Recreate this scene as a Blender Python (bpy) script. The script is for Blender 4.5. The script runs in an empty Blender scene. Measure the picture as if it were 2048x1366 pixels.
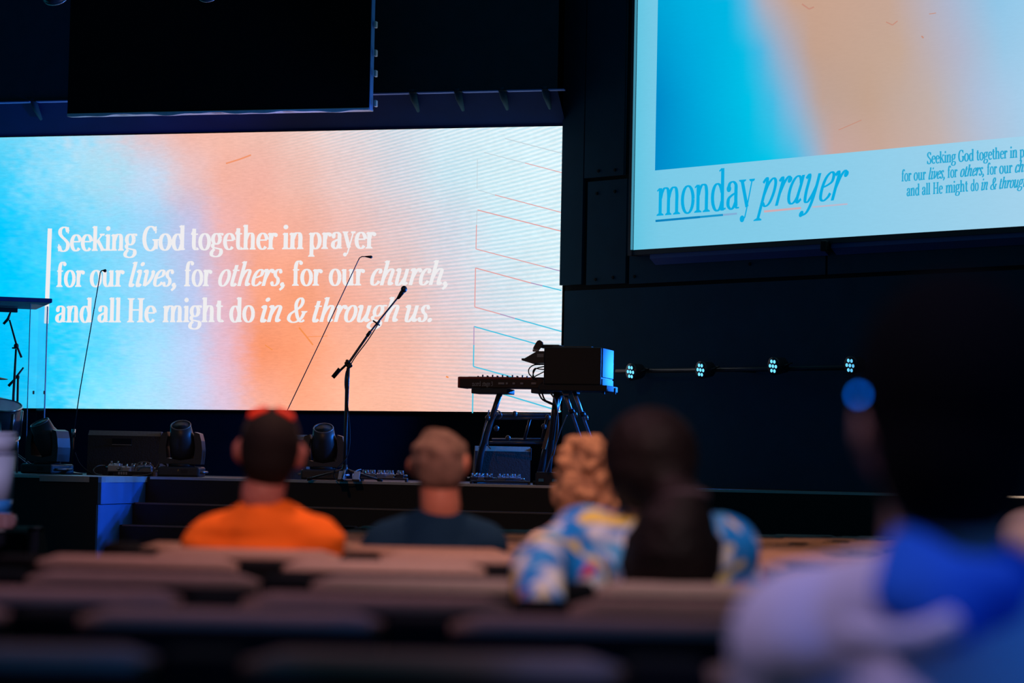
import bpy, bmesh, math, random
from mathutils import Vector, Matrix
random.seed(7)
PI = math.pi
scene = bpy.context.scene
COL = scene.collection

# ------------------------------------------------------------------ camera
FPX = 85.0 / 36.0 * 2048.0
CAM = Vector((0.0, 0.0, 1.09))
PITCH = math.atan(240.0 / FPX)
ROLL = 0.020
_F = Vector((0, math.cos(PITCH), math.sin(PITCH)))
_U0 = Vector((0, -math.sin(PITCH), math.cos(PITCH)))
_R0 = Vector((1, 0, 0))
_R = _R0 * math.cos(ROLL) + _U0 * math.sin(ROLL)
_U = _U0 * math.cos(ROLL) - _R0 * math.sin(ROLL)
cd = bpy.data.cameras.new('camera')
cam = bpy.data.objects.new('camera', cd)
COL.objects.link(cam)
cd.sensor_width = 36.0
cd.lens = 85.0
cd.clip_end = 200
cd.dof.use_dof = True
cd.dof.focus_distance = 24.0
cd.dof.aperture_fstop = 2.3
mw = Matrix((( _R.x, _U.x, -_F.x, CAM.x), (_R.y, _U.y, -_F.y, CAM.y), (_R.z, _U.z, -_F.z, CAM.z), (0, 0, 0, 1)))
cam.matrix_world = mw
scene.camera = cam

# ------------------------------------------------------------------ exposure and world
vs = scene.view_settings
vs.view_transform = 'Standard'
vs.look = 'None'
vs.exposure = 0.0
vs.gamma = 1.0
vs.use_curve_mapping = False
world = bpy.data.worlds.new('dim_room')
scene.world = world
world.use_nodes = True
world.node_tree.nodes['Background'].inputs[0].default_value = (0.003, 0.030, 0.052, 1)
world.node_tree.nodes['Background'].inputs[1].default_value = 1.0

def spot(name, loc, target, color, energy, angle, blend=0.6, radius=0.15):
    l = bpy.data.lights.new(name, 'SPOT')
    l.color = color; l.energy = energy; l.spot_size = math.radians(angle); l.spot_blend = blend
    l.shadow_soft_size = radius
    o = bpy.data.objects.new(name, l); COL.objects.link(o)
    o.location = loc
    d = Vector(target) - Vector(loc)
    o.rotation_euler = d.to_track_quat('-Z', 'Y').to_euler()
    return o

# house lights over the seats and added fills (out of frame)
spot('house_light_warm', (2.8, 11.5, 6.2), (2.4, 11.0, 0.6), (1.0, 0.40, 0.15), 520, 72, 0.7, 0.25)
spot('house_light_right', (2.0, 7.4, 5.4), (1.5, 7.0, 0.9), (1.0, 0.46, 0.25), 280, 50, 0.8, 0.2)
spot('house_light_mid', (0.0, 7.8, 5.6), (-0.3, 7.2, 0.9), (1.0, 0.44, 0.28), 420, 48, 0.8, 0.2)
spot('house_light_lilac', (-1.2, 5.2, 5.2), (-0.5, 4.9, 0.9), (0.95, 0.46, 0.60), 300, 58, 1.0, 0.25)
spot('house_light_side', (-0.8, 1.75, 3.9), (0.36, 2.45, 0.95), (0.74, 0.58, 1.0), 190, 24, 0.7, 0.12)
spot('blue_shirt_fill', (2.9, 0.3, 2.0), (0.60, 2.5, 0.90), (0.03, 0.20, 1.0), 120, 24, 0.7, 0.15)  # blue spot added for the foreground shirt
spot('house_light_back', (0.5, 0.6, 5.2), (-0.1, 6.9, 1.0), (1.0, 0.42, 0.34), 1050, 24, 0.9, 0.3)
spot('floral_shirt_fill', (1.4, 1.4, 5.0), (0.30, 5.2, 1.0), (1.0, 0.84, 0.88), 420, 18, 0.8, 0.25)  # fill added to whiten the floral shirt, no known house lamp
spot('tumbler_fill', (-2.5, 6.2, 2.9), (-2.25, 10.6, 0.95), (0.66, 0.60, 1.0), 330, 20, 0.8, 0.2)  # fill added to brighten the tumbler and the seat end
spot('stage_front_wash', (-3.5, 9.0, 6.8), (-1.2, 23.6, 1.1), (1.0, 0.42, 0.16), 520, 26, 0.8, 0.25)

# ------------------------------------------------------------------ pixel helpers (real places found along sight lines)
def ray(x, y):
    u = x - 1024.0; v = 683.0 - y
    return (_F * FPX + _R * u + _U * v)
def P(x, y, d):
    r = ray(x, y)
    return CAM + r * (d / r.y)
def PX(x, d, z):
    """point at depth d and height z that shows in picture column x"""
    lo, hi = -60.0, 60.0
    for _ in range(50):
        m = (lo + hi) / 2
        q = Vector((m, d, z)) - CAM
        u = 1024 + FPX * q.dot(_R) / q.dot(_F)
        if u < x: lo = m
        else: hi = m
    return Vector((lo, d, z))

class Frame:
    """a vertical plane: s runs right along it, b towards the audience, z up"""
    def __init__(self, origin, yaw):
        self.o = Vector((origin[0], origin[1], 0.0)); self.yaw = yaw
        c, s = math.cos(yaw), math.sin(yaw)
        self.ex = Vector((c, -s, 0)); self.n = Vector((-s, -c, 0))
    def sz(self, x, y, b=0.0):
        r = ray(x, y)
        o = self.o + self.n * b
        t = (o - CAM).dot(self.n) / r.dot(self.n)
        p = CAM + r * t
        q = p - o
        return q.dot(self.ex), p.z
    def w(self, s, b, z):
        return self.o + self.ex * s + self.n * b + Vector((0, 0, z))
    def place(self, o, s=0, b=0, z=0):
        o.location = self.w(s, b, z); o.rotation_euler = (0, 0, -self.yaw)

def floor_z(d):
    return 0.0 if d < 6.5 else -0.022 * (d - 6.5)
STAGE_Z = 0.87
YL = math.radians(14.0)
YR = math.radians(44.0)
LED = Frame(P(1127, 540, 26.0), YL)
RW = Frame(P(1127, 540, 25.93), YR)

# ------------------------------------------------------------------ materials
def lin(c):
    return tuple(((v / 255.0) / 12.92 if v / 255.0 <= 0.04045 else ((v / 255.0 + 0.055) / 1.055) ** 2.4) for v in c)
MATS = {}
def mat(name, color, rough=0.6, metal=0.0, noise=0.0, nscale=30.0, bump=0.0, spec=0.5, bscale=None):
    if name in MATS: return MATS[name]
    m = bpy.data.materials.new(name); m.use_nodes = True
    nt = m.node_tree; b = nt.nodes['Principled BSDF']
    b.inputs['Roughness'].default_value = rough
    b.inputs['Metallic'].default_value = metal
    b.inputs['Specular IOR Level'].default_value = spec
    c = (*color, 1)
    b.inputs['Base Color'].default_value = c
    if noise or bump:
        tc = nt.nodes.new('ShaderNodeTexCoord')
        nz = nt.nodes.new('ShaderNodeTexNoise'); nz.inputs['Scale'].default_value = nscale; nz.inputs['Detail'].default_value = 4
        nt.links.new(tc.outputs['Object'], nz.inputs['Vector'])
        if noise:
            mx = nt.nodes.new('ShaderNodeMix'); mx.data_type = 'RGBA'
            mx.inputs['A'].default_value = (*[v * (1 - noise) for v in color], 1)
            mx.inputs['B'].default_value = (*[min(1, v * (1 + noise)) for v in color], 1)
            nt.links.new(nz.outputs['Fac'], mx.inputs['Factor'])
            nt.links.new(mx.outputs['Result'], b.inputs['Base Color'])
        if bump:
            n2 = nt.nodes.new('ShaderNodeTexNoise'); n2.inputs['Scale'].default_value = bscale or nscale
            nt.links.new(tc.outputs['Object'], n2.inputs['Vector'])
            bp = nt.nodes.new('ShaderNodeBump'); bp.inputs['Strength'].default_value = bump; bp.inputs['Distance'].default_value = 0.02
            nt.links.new(n2.outputs['Fac'], bp.inputs['Height'])
            nt.links.new(bp.outputs['Normal'], b.inputs['Normal'])
    MATS[name] = m
    return m
def emit(name, color, strength=1.0):
    if name in MATS: return MATS[name]
    m = bpy.data.materials.new(name); m.use_nodes = True
    nt = m.node_tree; nt.nodes.clear()
    e = nt.nodes.new('ShaderNodeEmission'); e.inputs[0].default_value = (*color, 1); e.inputs[1].default_value = strength
    o = nt.nodes.new('ShaderNodeOutputMaterial'); nt.links.new(e.outputs[0], o.inputs[0])
    MATS[name] = m
    return m

BLACK_WALL = mat('black_wall_paint', (0.002, 0.030, 0.052), 0.75, noise=0.25, nscale=6)
BLACK_PANEL = mat('black_wall_panel', (0.003, 0.060, 0.105), 0.75, noise=0.2, nscale=5, spec=.25)
JOINT = mat('panel_joint', (0.006, 0.007, 0.009), 0.9, noise=0.1)
DRAPE = mat('black_cloth', (0.010, 0.011, 0.012), 0.95, noise=0.2, nscale=12, spec=0.1)
FRAME_M = mat('bare_aluminium', (0.80, 0.80, 0.85), 0.45, noise=0.1, nscale=40)
CARPET = mat('dark_carpet', (0.010, 0.011, 0.014), 0.95, noise=0.4, nscale=60, bump=0.3, spec=0.1)
STAGE_M = mat('black_stage_deck', (0.012, 0.013, 0.015), 0.55, noise=0.3, nscale=8)
STAGE_SIDE = mat('stage_fascia', (0.030, 0.034, 0.042), 0.8, noise=0.15, nscale=5)
FLANK_M = mat('blue_lit_cheek', (0.06, 0.22, 0.62), 0.7, noise=0.08, nscale=5)  # blue of the par lights put into the cheek colour
NOSING = mat('metal_nosing', (0.80, 0.78, 0.78), 0.40, 0.8, noise=0.1, nscale=30)
PLASTIC = mat('black_plastic', (0.018, 0.019, 0.022), 0.45, noise=0.15, nscale=30)
GEAR = mat('black_gear_paint', (0.045, 0.047, 0.052), 0.4, noise=0.15, nscale=30)
SATIN = mat('satin_black_metal', (0.05, 0.05, 0.055), 0.32, 0.3, noise=0.1, nscale=30)
CHROME = mat('chrome', (0.6, 0.62, 0.65), 0.2, 1.0, noise=0.05, nscale=20)
RUBBER = mat('rubber', (0.012, 0.012, 0.013), 0.8, noise=0.1)
GREY_GEAR = mat('grey_gear', (0.42, 0.40, 0.40), 0.5, noise=0.1, nscale=30)

# ------------------------------------------------------------------ mesh builder
class MB:
    def __init__(self):
        self.v = []; self.f = []; self.sm = []
    def add(self, vs, fs, smooth=False):
        k = len(self.v)
        self.v += [Vector(p) for p in vs]
        self.f += [tuple(i + k for i in f) for f in fs]
        self.sm += [smooth] * len(fs)
        return self
    def box(self, c, s, rot=None, bev=0.0):
        c = Vector(c); hx, hy, hz = s[0] / 2, s[1] / 2, s[2] / 2
        if bev <= 0:
            vs = [Vector((x * hx, y * hy, z * hz)) for x in (-1, 1) for y in (-1, 1) for z in (-1, 1)]
            fs = [(0, 1, 3, 2), (4, 6, 7, 5), (0, 4, 5, 1), (2, 3, 7, 6), (0, 2, 6, 4), (1, 5, 7, 3)]
        else:
            bm = bmesh.new()
            bmesh.ops.create_cube(bm, size=1.0)
            for v in bm.verts: v.co = Vector((v.co.x * s[0], v.co.y * s[1], v.co.z * s[2]))
            bmesh.ops.bevel(bm, geom=list(bm.edges), offset=bev, segments=2, affect='EDGES', profile=0.5)
            bm.verts.index_update()
            vs = [v.co.copy() for v in bm.verts]; fs = [tuple(v.index for v in f.verts) for f in bm.faces]
            bm.free()
        if rot is not None: vs = [rot @ p for p in vs]
        return self.add([c + p for p in vs], fs)
    def prism(self, poly, axis_a, axis_b, axis_n, o, depth):
        """extrude a polygon given in (a,b) along n"""
        o = Vector(o); n = len(poly)
        A, B, N = Vector(axis_a), Vector(axis_b), Vector(axis_n)
        vs = [o + A * a + B * b for a, b in poly] + [o + A * a + B * b + N * depth for a, b in poly]
        fs = [tuple(range(n))[::-1], tuple(range(n, 2 * n))] + [(i, (i + 1) % n, n + (i + 1) % n, n + i) for i in range(n)]
        return self.add(vs, fs)
    def cyl(self, p1, p2, r1, r2=None, n=14, caps=True, smooth=True):
        r2 = r1 if r2 is None else r2
        return self.rings([(Vector(p1), r1), (Vector(p2), r2)], n, caps, smooth)
    def rings(self, pr, n=14, caps=True, smooth=True):
        pts = [Vector(p) for p, r in pr]
        vs = []; fs = []
        ax = None
        for i, (p, r) in enumerate(pr):
            if i == 0: t = pts[1] - pts[0]
            elif i == len(pts) - 1: t = pts[-1] - pts[-2]
            else: t = pts[i + 1] - pts[i - 1]
            if t.length < 1e-9: t = Vector((0, 0, 1))
            t.normalize()
            if ax is None:
                ax = t.orthogonal().normalized()
            else:
                ax = (ax - t * ax.dot(t))
                ax = ax.normalized() if ax.length > 1e-6 else t.orthogonal().normalized()
            bx = t.cross(ax)
            for k in range(n):
                a = 2 * PI * k / n
                vs.append(Vector(p) + (ax * math.cos(a) + bx * math.sin(a)) * r)
        for i in range(len(pr) - 1):
            for k in range(n):
                a, b = i * n + k, i * n + (k + 1) % n
                fs.append((a, b, b + n, a + n))
        self.add(vs, fs, smooth)
        if caps:
            kk = len(self.v) - len(vs)
            self.f += [tuple(kk + i for i in range(n))[::-1], tuple(kk + (len(pr) - 1) * n + i for i in range(n))]
            self.sm += [False, False]
        return self
    def tube(self, pts, r, n=6, smooth_path=True):
        pts = [Vector(p) for p in pts]
        if smooth_path and len(pts) > 2: pts = catmull(pts, 6)
        return self.rings([(p, r) for p in pts], n)
    def ell(self, c, rad, rot=None, nu=16, nv=10):
        c = Vector(c); vs = []; fs = []
        R = rot if rot is not None else Matrix.Identity(3)
        vs.append(c + R @ Vector((0, 0, rad[2])))
        for j in range(1, nv):
            th = PI * j / nv
            for i in range(nu):
                ph = 2 * PI * i / nu
                vs.append(c + R @ Vector((rad[0] * math.sin(th) * math.cos(ph), rad[1] * math.sin(th) * math.sin(ph), rad[2] * math.cos(th))))
        vs.append(c + R @ Vector((0, 0, -rad[2])))
        for i in range(nu): fs.append((0, 1 + i, 1 + (i + 1) % nu))
        for j in range(nv - 2):
            for i in range(nu):
                a = 1 + j * nu + i; b = 1 + j * nu + (i + 1) % nu
                fs.append((a, a + nu, b + nu, b))
        last = len(vs) - 1; k = 1 + (nv - 2) * nu
        for i in range(nu): fs.append((last, k + (i + 1) % nu, k + i))
        return self.add(vs, fs, True)
    def cap(self, p1, r1, p2, r2, n=14):
        """closed tapered capsule"""
        p1, p2 = Vector(p1), Vector(p2); t = (p2 - p1)
        t = t.normalized() if t.length > 1e-6 else Vector((0, 0, 1))
        pr = []
        for a in (-88, -60, -30, 0): pr.append((p1 + t * r1 * math.sin(math.radians(a)), r1 * math.cos(math.radians(a))))
        for a in (0, 30, 60, 88): pr.append((p2 + t * r2 * math.sin(math.radians(a)), r2 * math.cos(math.radians(a))))
        return self.rings(pr, n)
    def torus(self, c, R, r, axis=(0, 0, 1), n=24, m=8, a0=0, a1=2 * PI):
        ax = Vector(axis).normalized(); e1 = ax.orthogonal().normalized(); e2 = ax.cross(e1)
        c = Vector(c); full = abs(a1 - a0 - 2 * PI) < 1e-6
        k = n if full else n + 1
        vs = []; fs = []
        for i in range(k):
            a = a0 + (a1 - a0) * i / n
            d = e1 * math.cos(a) + e2 * math.sin(a)
            for j in range(m):
                b = 2 * PI * j / m
                vs.append(c + d * (R + r * math.cos(b)) + ax * r * math.sin(b))
        for i in range(n):
            i2 = (i + 1) % k
            for j in range(m):
                fs.append((i * m + j, i2 * m + j, i2 * m + (j + 1) % m, i * m + (j + 1) % m))
        return self.add(vs, fs, True)
    def quad(self, a, b, c, d):
        return self.add([a, b, c, d], [(0, 1, 2, 3)])
    def mesh(self, name, origin=None):
        o = Vector(origin) if origin is not None else Vector((0, 0, 0))
        me = bpy.data.meshes.new(name)
        me.from_pydata([tuple(p - o) for p in self.v], [], self.f)
        me.polygons.foreach_set('use_smooth', self.sm)
        me.update()
        return me
    def build(self, name, m, parent=None, world=False):
        """world=True: vertices are world coordinates, parent only translated"""
        org = parent.location if (world and parent is not None) else None
        me = self.mesh(name, org)
        return link(name, me, m, parent)
def link(name, me, m, parent=None):
    if m is not None and len(me.materials) == 0: me.materials.append(m)
    o = bpy.data.objects.new(name, me); COL.objects.link(o)
    if parent is not None: o.parent = parent
    return o
def catmull(pts, k=6):
    out = []
    n = len(pts)
    for i in range(n - 1):
        p0 = pts[max(0, i - 1)]; p1 = pts[i]; p2 = pts[i + 1]; p3 = pts[min(n - 1, i + 2)]
        for j in range(k):
            t = j / k
            out.append(0.5 * ((2 * p1) + (p2 - p0) * t + (2 * p0 - 5 * p1 + 4 * p2 - p3) * t * t + (3 * p1 - p0 - 3 * p2 + p3) * t ** 3))
    out.append(pts[-1])
    return out
def tag(o, label=None, cat=None, group=None, kind=None):
    if label: o['label'] = label
    if cat: o['category'] = cat
    if group: o['group'] = group
    if kind: o['kind'] = kind
    return o
def thing(name, label, cat, loc=(0, 0, 0), rz=0.0, group=None):
    o = bpy.data.objects.new(name, None); COL.objects.link(o)
    o.empty_display_size = 0.1
    o.location = loc; o.rotation_euler = (0, 0, rz)
    return tag(o, label, cat, group)
def copy_tree(o, parent=None):
    c = o.copy(); COL.objects.link(c); c.parent = parent
    for ch in o.children: copy_tree(ch, c)
    return c
def nth(i):
    return ['first', 'second', 'third', 'fourth', 'fifth', 'sixth', 'seventh', 'eighth', 'ninth', 'tenth', 'eleventh', 'twelfth', 'thirteenth',
            'fourteenth', 'fifteenth', 'sixteenth', 'seventeenth', 'eighteenth', 'nineteenth', 'twentieth', 'twenty-first'][i]
# ================================================================== STRUCTURE
def struct(name, mb, m, label=None):
    o = mb.build(name, m); o['kind'] = 'structure'
    if label: o['label'] = label
    return o

# raked auditorium floor
mb = MB()
ds = [-3.0, 6.5, 30.0]
for i in range(2):
    a, b = ds[i], ds[i + 1]
    mb.quad((-14, a, floor_z(a)), (14, a, floor_z(a)), (14, b, floor_z(b)), (-14, b, floor_z(b)))
struct('floor', mb, CARPET, 'dark raked auditorium floor under the seats')

# back wall behind the LED wall, header and soffit
S_L = -10.0
sTR, zTR = LED.sz(1131, 252); sTL, zTL = LED.sz(0, 275)
sBR, zBR = LED.sz(1123, 825); sBL, zBL = LED.sz(0, 816)
def z_top(s): return zTR + (zTL - zTR) * (s - sTR) / (sTL - sTR)
def z_bot(s): return zBR + (zBL - zBR) * (s - sBR) / (sBL - sBR)
mb = MB()
def wbox(mb, F, s0, s1, b0, b1, z0, z1):
    vs = [F.w(s, b, z) for s in (s0, s1) for b in (b0, b1) for z in (z0, z1)]
    return mb.add(vs, [(0, 1, 3, 2), (4, 6, 7, 5), (0, 4, 5, 1), (2, 3, 7, 6), (0, 2, 6, 4), (1, 5, 7, 3)])
wbox(mb, LED, S_L, 0.35, -0.45, -0.16, floor_z(27), 9.0)
struct('wall_back', mb, mat('dead_black_paint', (0.001, 0.008, 0.016), 0.9, noise=0.2, nscale=6, spec=.1), 'black back wall around the big lit screen')
# sloping soffit over the screen up to the ledge
LEDGE_B = 0.42
sg, zg = LED.sz(1128, 180, LEDGE_B)
sg2, zg2 = LED.sz(5, 206, LEDGE_B)
def z_led(s): return zg + (zg2 - zg) * (s - sg) / (sg2 - sg)
mb = MB()
for s0, s1 in ((S_L, sTR),):
    mb.quad(LED.w(s0, -0.02, z_top(s0) + 0.012), LED.w(s1, -0.02, z_top(s1) + 0.012), LED.w(s1, LEDGE_B, z_led(s1)), LED.w(s0, LEDGE_B, z_led(s0)))
SOFFIT_M = mat('glow_tinted_soffit', (0.001, 0.020, 0.120), 0.7, noise=0.3, nscale=3, spec=0.1)  # blue glow of the screen put into the base colour
struct('trim_1', mb, SOFFIT_M, 'sloping dark soffit over the big screen')
mb = MB()
vs = []
for s in (S_L, sTR):
    for b, dz in ((LEDGE_B, 0.0), (LEDGE_B + 0.05, 0.0), (LEDGE_B + 0.05, 5.0), (LEDGE_B, 5.0)):
        vs.append(LED.w(s, b, z_led(s) + dz))
mb.add(vs, [(0, 1, 5, 4), (1, 2, 6, 5), (2, 3, 7, 6), (3, 0, 4, 7), (0, 3, 2, 1), (4, 5, 6, 7)])
header = struct('wall_header', mb, BLACK_WALL, 'black header wall above the big screen')
# thin lip, the screen's blue light in its colour, along the bottom of the header, broken by the brackets
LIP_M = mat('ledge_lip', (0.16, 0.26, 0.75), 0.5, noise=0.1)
lip_gaps = [67, 825, 915, 1004, 1090]
edges = [-60, 60, 73, 745, 818, 835, 906, 924, 996, 1014, 1083, 1097, 1128]
segs = [(edges[i], edges[i + 1]) for i in range(0, 3, 2)] + [(745, 817), (834, 907), (925, 996), (1014, 1083), (1097, 1128)]
k = 0
for xa, xb in segs:
    ya = 206 - (xa - 5) * 26 / 1123; yb = 206 - (xb - 5) * 26 / 1123
    sa, _ = LED.sz(xa, ya, LEDGE_B + 0.06); sb, _ = LED.sz(xb, yb, LEDGE_B + 0.06)
    m_ = MB()
    vs = [LED.w(s, b, z_led(s) + dz) for s in (sa, sb) for b in (LEDGE_B - 0.01, LEDGE_B + 0.075) for dz in (-0.008, 0.004)]
    m_.add(vs, [(0, 1, 3, 2), (4, 6, 7, 5), (0, 4, 5, 1), (2, 3, 7, 6), (0, 2, 6, 4), (1, 5, 7, 3)])
    m_.build('lip', LIP_M, header)
for xg in lip_gaps:
    yg = 206 - (xg - 5) * 26 / 1123
    s0, z0 = LED.sz(xg, yg, LEDGE_B)
    m_ = MB()
    pts = [LED.w(s0, LEDGE_B + 0.03, z_led(s0) + 0.05), LED.w(s0 + 0.01, LEDGE_B - 0.04, z_led(s0) - 0.06), LED.w(s0 + 0.02, LEDGE_B - 0.17, z_led(s0) - 0.17)]
    m_.rings([(pts[0], 0.045), (pts[1], 0.04), (pts[2], 0.018)], 6)
    m_.build('bracket', BLACK_PANEL, header)

# angled right-hand wall with proud panels
mb = MB()
wbox(mb, RW, 0.0, 13.0, -0.25, -0.035, floor_z(20) - 0.4, 9.0)
wr = struct('wall_right', mb, JOINT, 'angled black panelled wall carrying the hanging screen')
def rpanel(x0, x1, yt, yb, z0=None, z1=None, b=0.0):
    sa, zt = RW.sz(x0, yt); sb, _ = RW.sz(x1, yt); _, zb = RW.sz(x0, yb)
    if z1 is not None: zt = z1
    if z0 is not None: zb = z0
    m_ = MB(); wbox(m_, RW, sa, sb, -0.035, b, zb, zt)
    m_.build('panel', BLACK_PANEL, wr)
    return sa, sb, zb, zt
rpanel(1131, 1174, -60, 570, z0=None)
a = rpanel(1176, 1254, -60, 356)
rpanel(1176, 1254, 364, 570)
low = rpanel(1259, 1651, 505, 568)
low2 = rpanel(1656, 2120, 465, 530, z0=low[2], z1=low[3])
_, zlow = RW.sz(1259, 576)
m_ = MB(); wbox(m_, RW, 0.02, 8.0, -0.035, 0.0, floor_z(20) - 0.3, zlow); m_.build('panel', BLACK_PANEL, wr)
for bx, by in ((1197, 342), (1230, 340), (1194, 387), (1230, 383), (1191, 559), (1226, 555), (1269, 553), (1500, 528)):
    s_, z_ = RW.sz(bx, by)
    m_ = MB(); m_.cyl(RW.w(s_, -0.002, z_), RW.w(s_, 0.012, z_), 0.02, 0.014, 8); m_.build('bolt', JOINT, wr)

# stage: deck, steps, projecting left block with a blue-tinted cheek
pf = PX(1024, 22.6, STAGE_Z)
BF = (pf - LED.o).dot(LED.n)          # front edge of the recessed stage
def s_at(x, b, z=STAGE_Z):
    lo, hi = -40.0, 40.0
    for _ in range(50):
        m = (lo + hi) / 2
        q = LED.w(m, b, z) - CAM
        if 1024 + FPX * q.dot(_R) / q.dot(_F) < x: lo = m
        else: hi = m
    return lo
S_FL = s_at(291, BF)
B1 = BF + 0.3
while True:
    q = LED.w(S_FL, B1, STAGE_Z) - CAM
    if 1024 + FPX * q.dot(_R) / q.dot(_F) <= 201: break
    B1 += 0.01
zf = floor_z(21) - 0.35
mb = MB(); wbox(mb, LED, S_L, 7.2, -0.16, BF, zf, STAGE_Z)
stage = struct('stage', mb, STAGE_M, 'black stage platform in front of the screens')
m_ = MB(); wbox(m_, LED, S_L, S_FL - 0.02, BF, B1, zf, STAGE_Z); m_.build('side_block', STAGE_SIDE, stage)
# cheek of the block, facing right: deck band over a lower panel
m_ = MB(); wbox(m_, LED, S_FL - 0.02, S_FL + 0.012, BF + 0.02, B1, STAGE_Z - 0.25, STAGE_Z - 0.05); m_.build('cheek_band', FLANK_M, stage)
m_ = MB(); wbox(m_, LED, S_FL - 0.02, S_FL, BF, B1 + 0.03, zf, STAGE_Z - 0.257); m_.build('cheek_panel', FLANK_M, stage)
m_ = MB()
pr = []
for i in range(9):
    a_ = PI / 2 * i / 8
    pr.append((0.22 * math.sin(a_), 0.22 * (1 - math.cos(a_))))
poly = [LED.w(S_FL - 0.6, B1 + 0.02, 0), LED.w(S_FL - 0.2, B1 + 0.02, 0)] + [LED.w(S_FL - 0.2 + 0.22 * math.sin(t * PI / 16), B1 - 0.20 + 0.22 * math.cos(t * PI / 16), 0) for t in range(1, 9)] + [LED.w(S_FL + 0.02, BF, 0), LED.w(S_FL - 0.6, BF, 0)]
n_ = len(poly)
vs = [p + Vector((0, 0, STAGE_Z - 0.05)) for p in poly] + [p + Vector((0, 0, STAGE_Z + 0.004)) for p in poly]
m_.add(vs, [tuple(range(n_))[::-1], tuple(range(n_, 2 * n_))] + [(i, (i + 1) % n_, n_ + (i + 1) % n_, n_ + i) for i in range(n_)])
LIPM = mat('pale_deck_lip', (0.55, 0.55, 0.58), 0.55, noise=0.1, nscale=10)
m_.build('rounded_lip', LIPM, stage)
# metal nosings
def nosing(s0, s1, b, z, h=0.02, d=0.04):
    m_ = MB(); wbox(m_, LED, s0, s1, b - d, b + 0.006, z - h, z + 0.005); m_.build('nosing', NOSING, stage)
nosing(S_L, S_FL - 0.6, B1, STAGE_Z)
nosing(S_FL + 0.05, 7.2, BF, STAGE_Z)
S_ST = s_at(1260, BF)
zs = [0.625, 0.42, 0.22, 0.02]
for i, z in enumerate(zs):
    b0 = BF + 0.30 * (i + 1)
    m_ = MB(); wbox(m_, LED, S_FL + 0.002 if i < 2 else S_FL + 0.03, S_ST, BF, b0, zf, z); m_.build('step', STAGE_M, stage)
    m_ = MB(); wbox(m_, LED, S_FL + 0.03, S_ST, b0 - 0.03, b0 + 0.006, z - 0.012, z + 0.004); m_.build('nosing', mat('worn_nosing', (0.20, 0.18, 0.17), 0.6, 0.2, noise=0.2), stage)
# bright right end of the stage lip, its light put in as glow
m_ = MB(); s1_ = s_at(2003, BF); wbox(m_, LED, s1_, s1_ + 1.0, BF + 0.006, BF + 0.02, STAGE_Z - 0.012, STAGE_Z + 0.004)
m_.build('lit_edge_glow', emit('warm_edge_glow', lin((255, 220, 190)), 1.0), stage)

# ================================================================== LETTERING (own stroke alphabet, condensed serif)
def arc(cx, cy, rx, ry, a0, a1, n=22):
    return [(cx + rx * math.cos(math.radians(a0 + (a1 - a0) * i / n)), cy + ry * math.sin(math.radians(a0 + (a1 - a0) * i / n))) for i in range(n + 1)]
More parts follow.
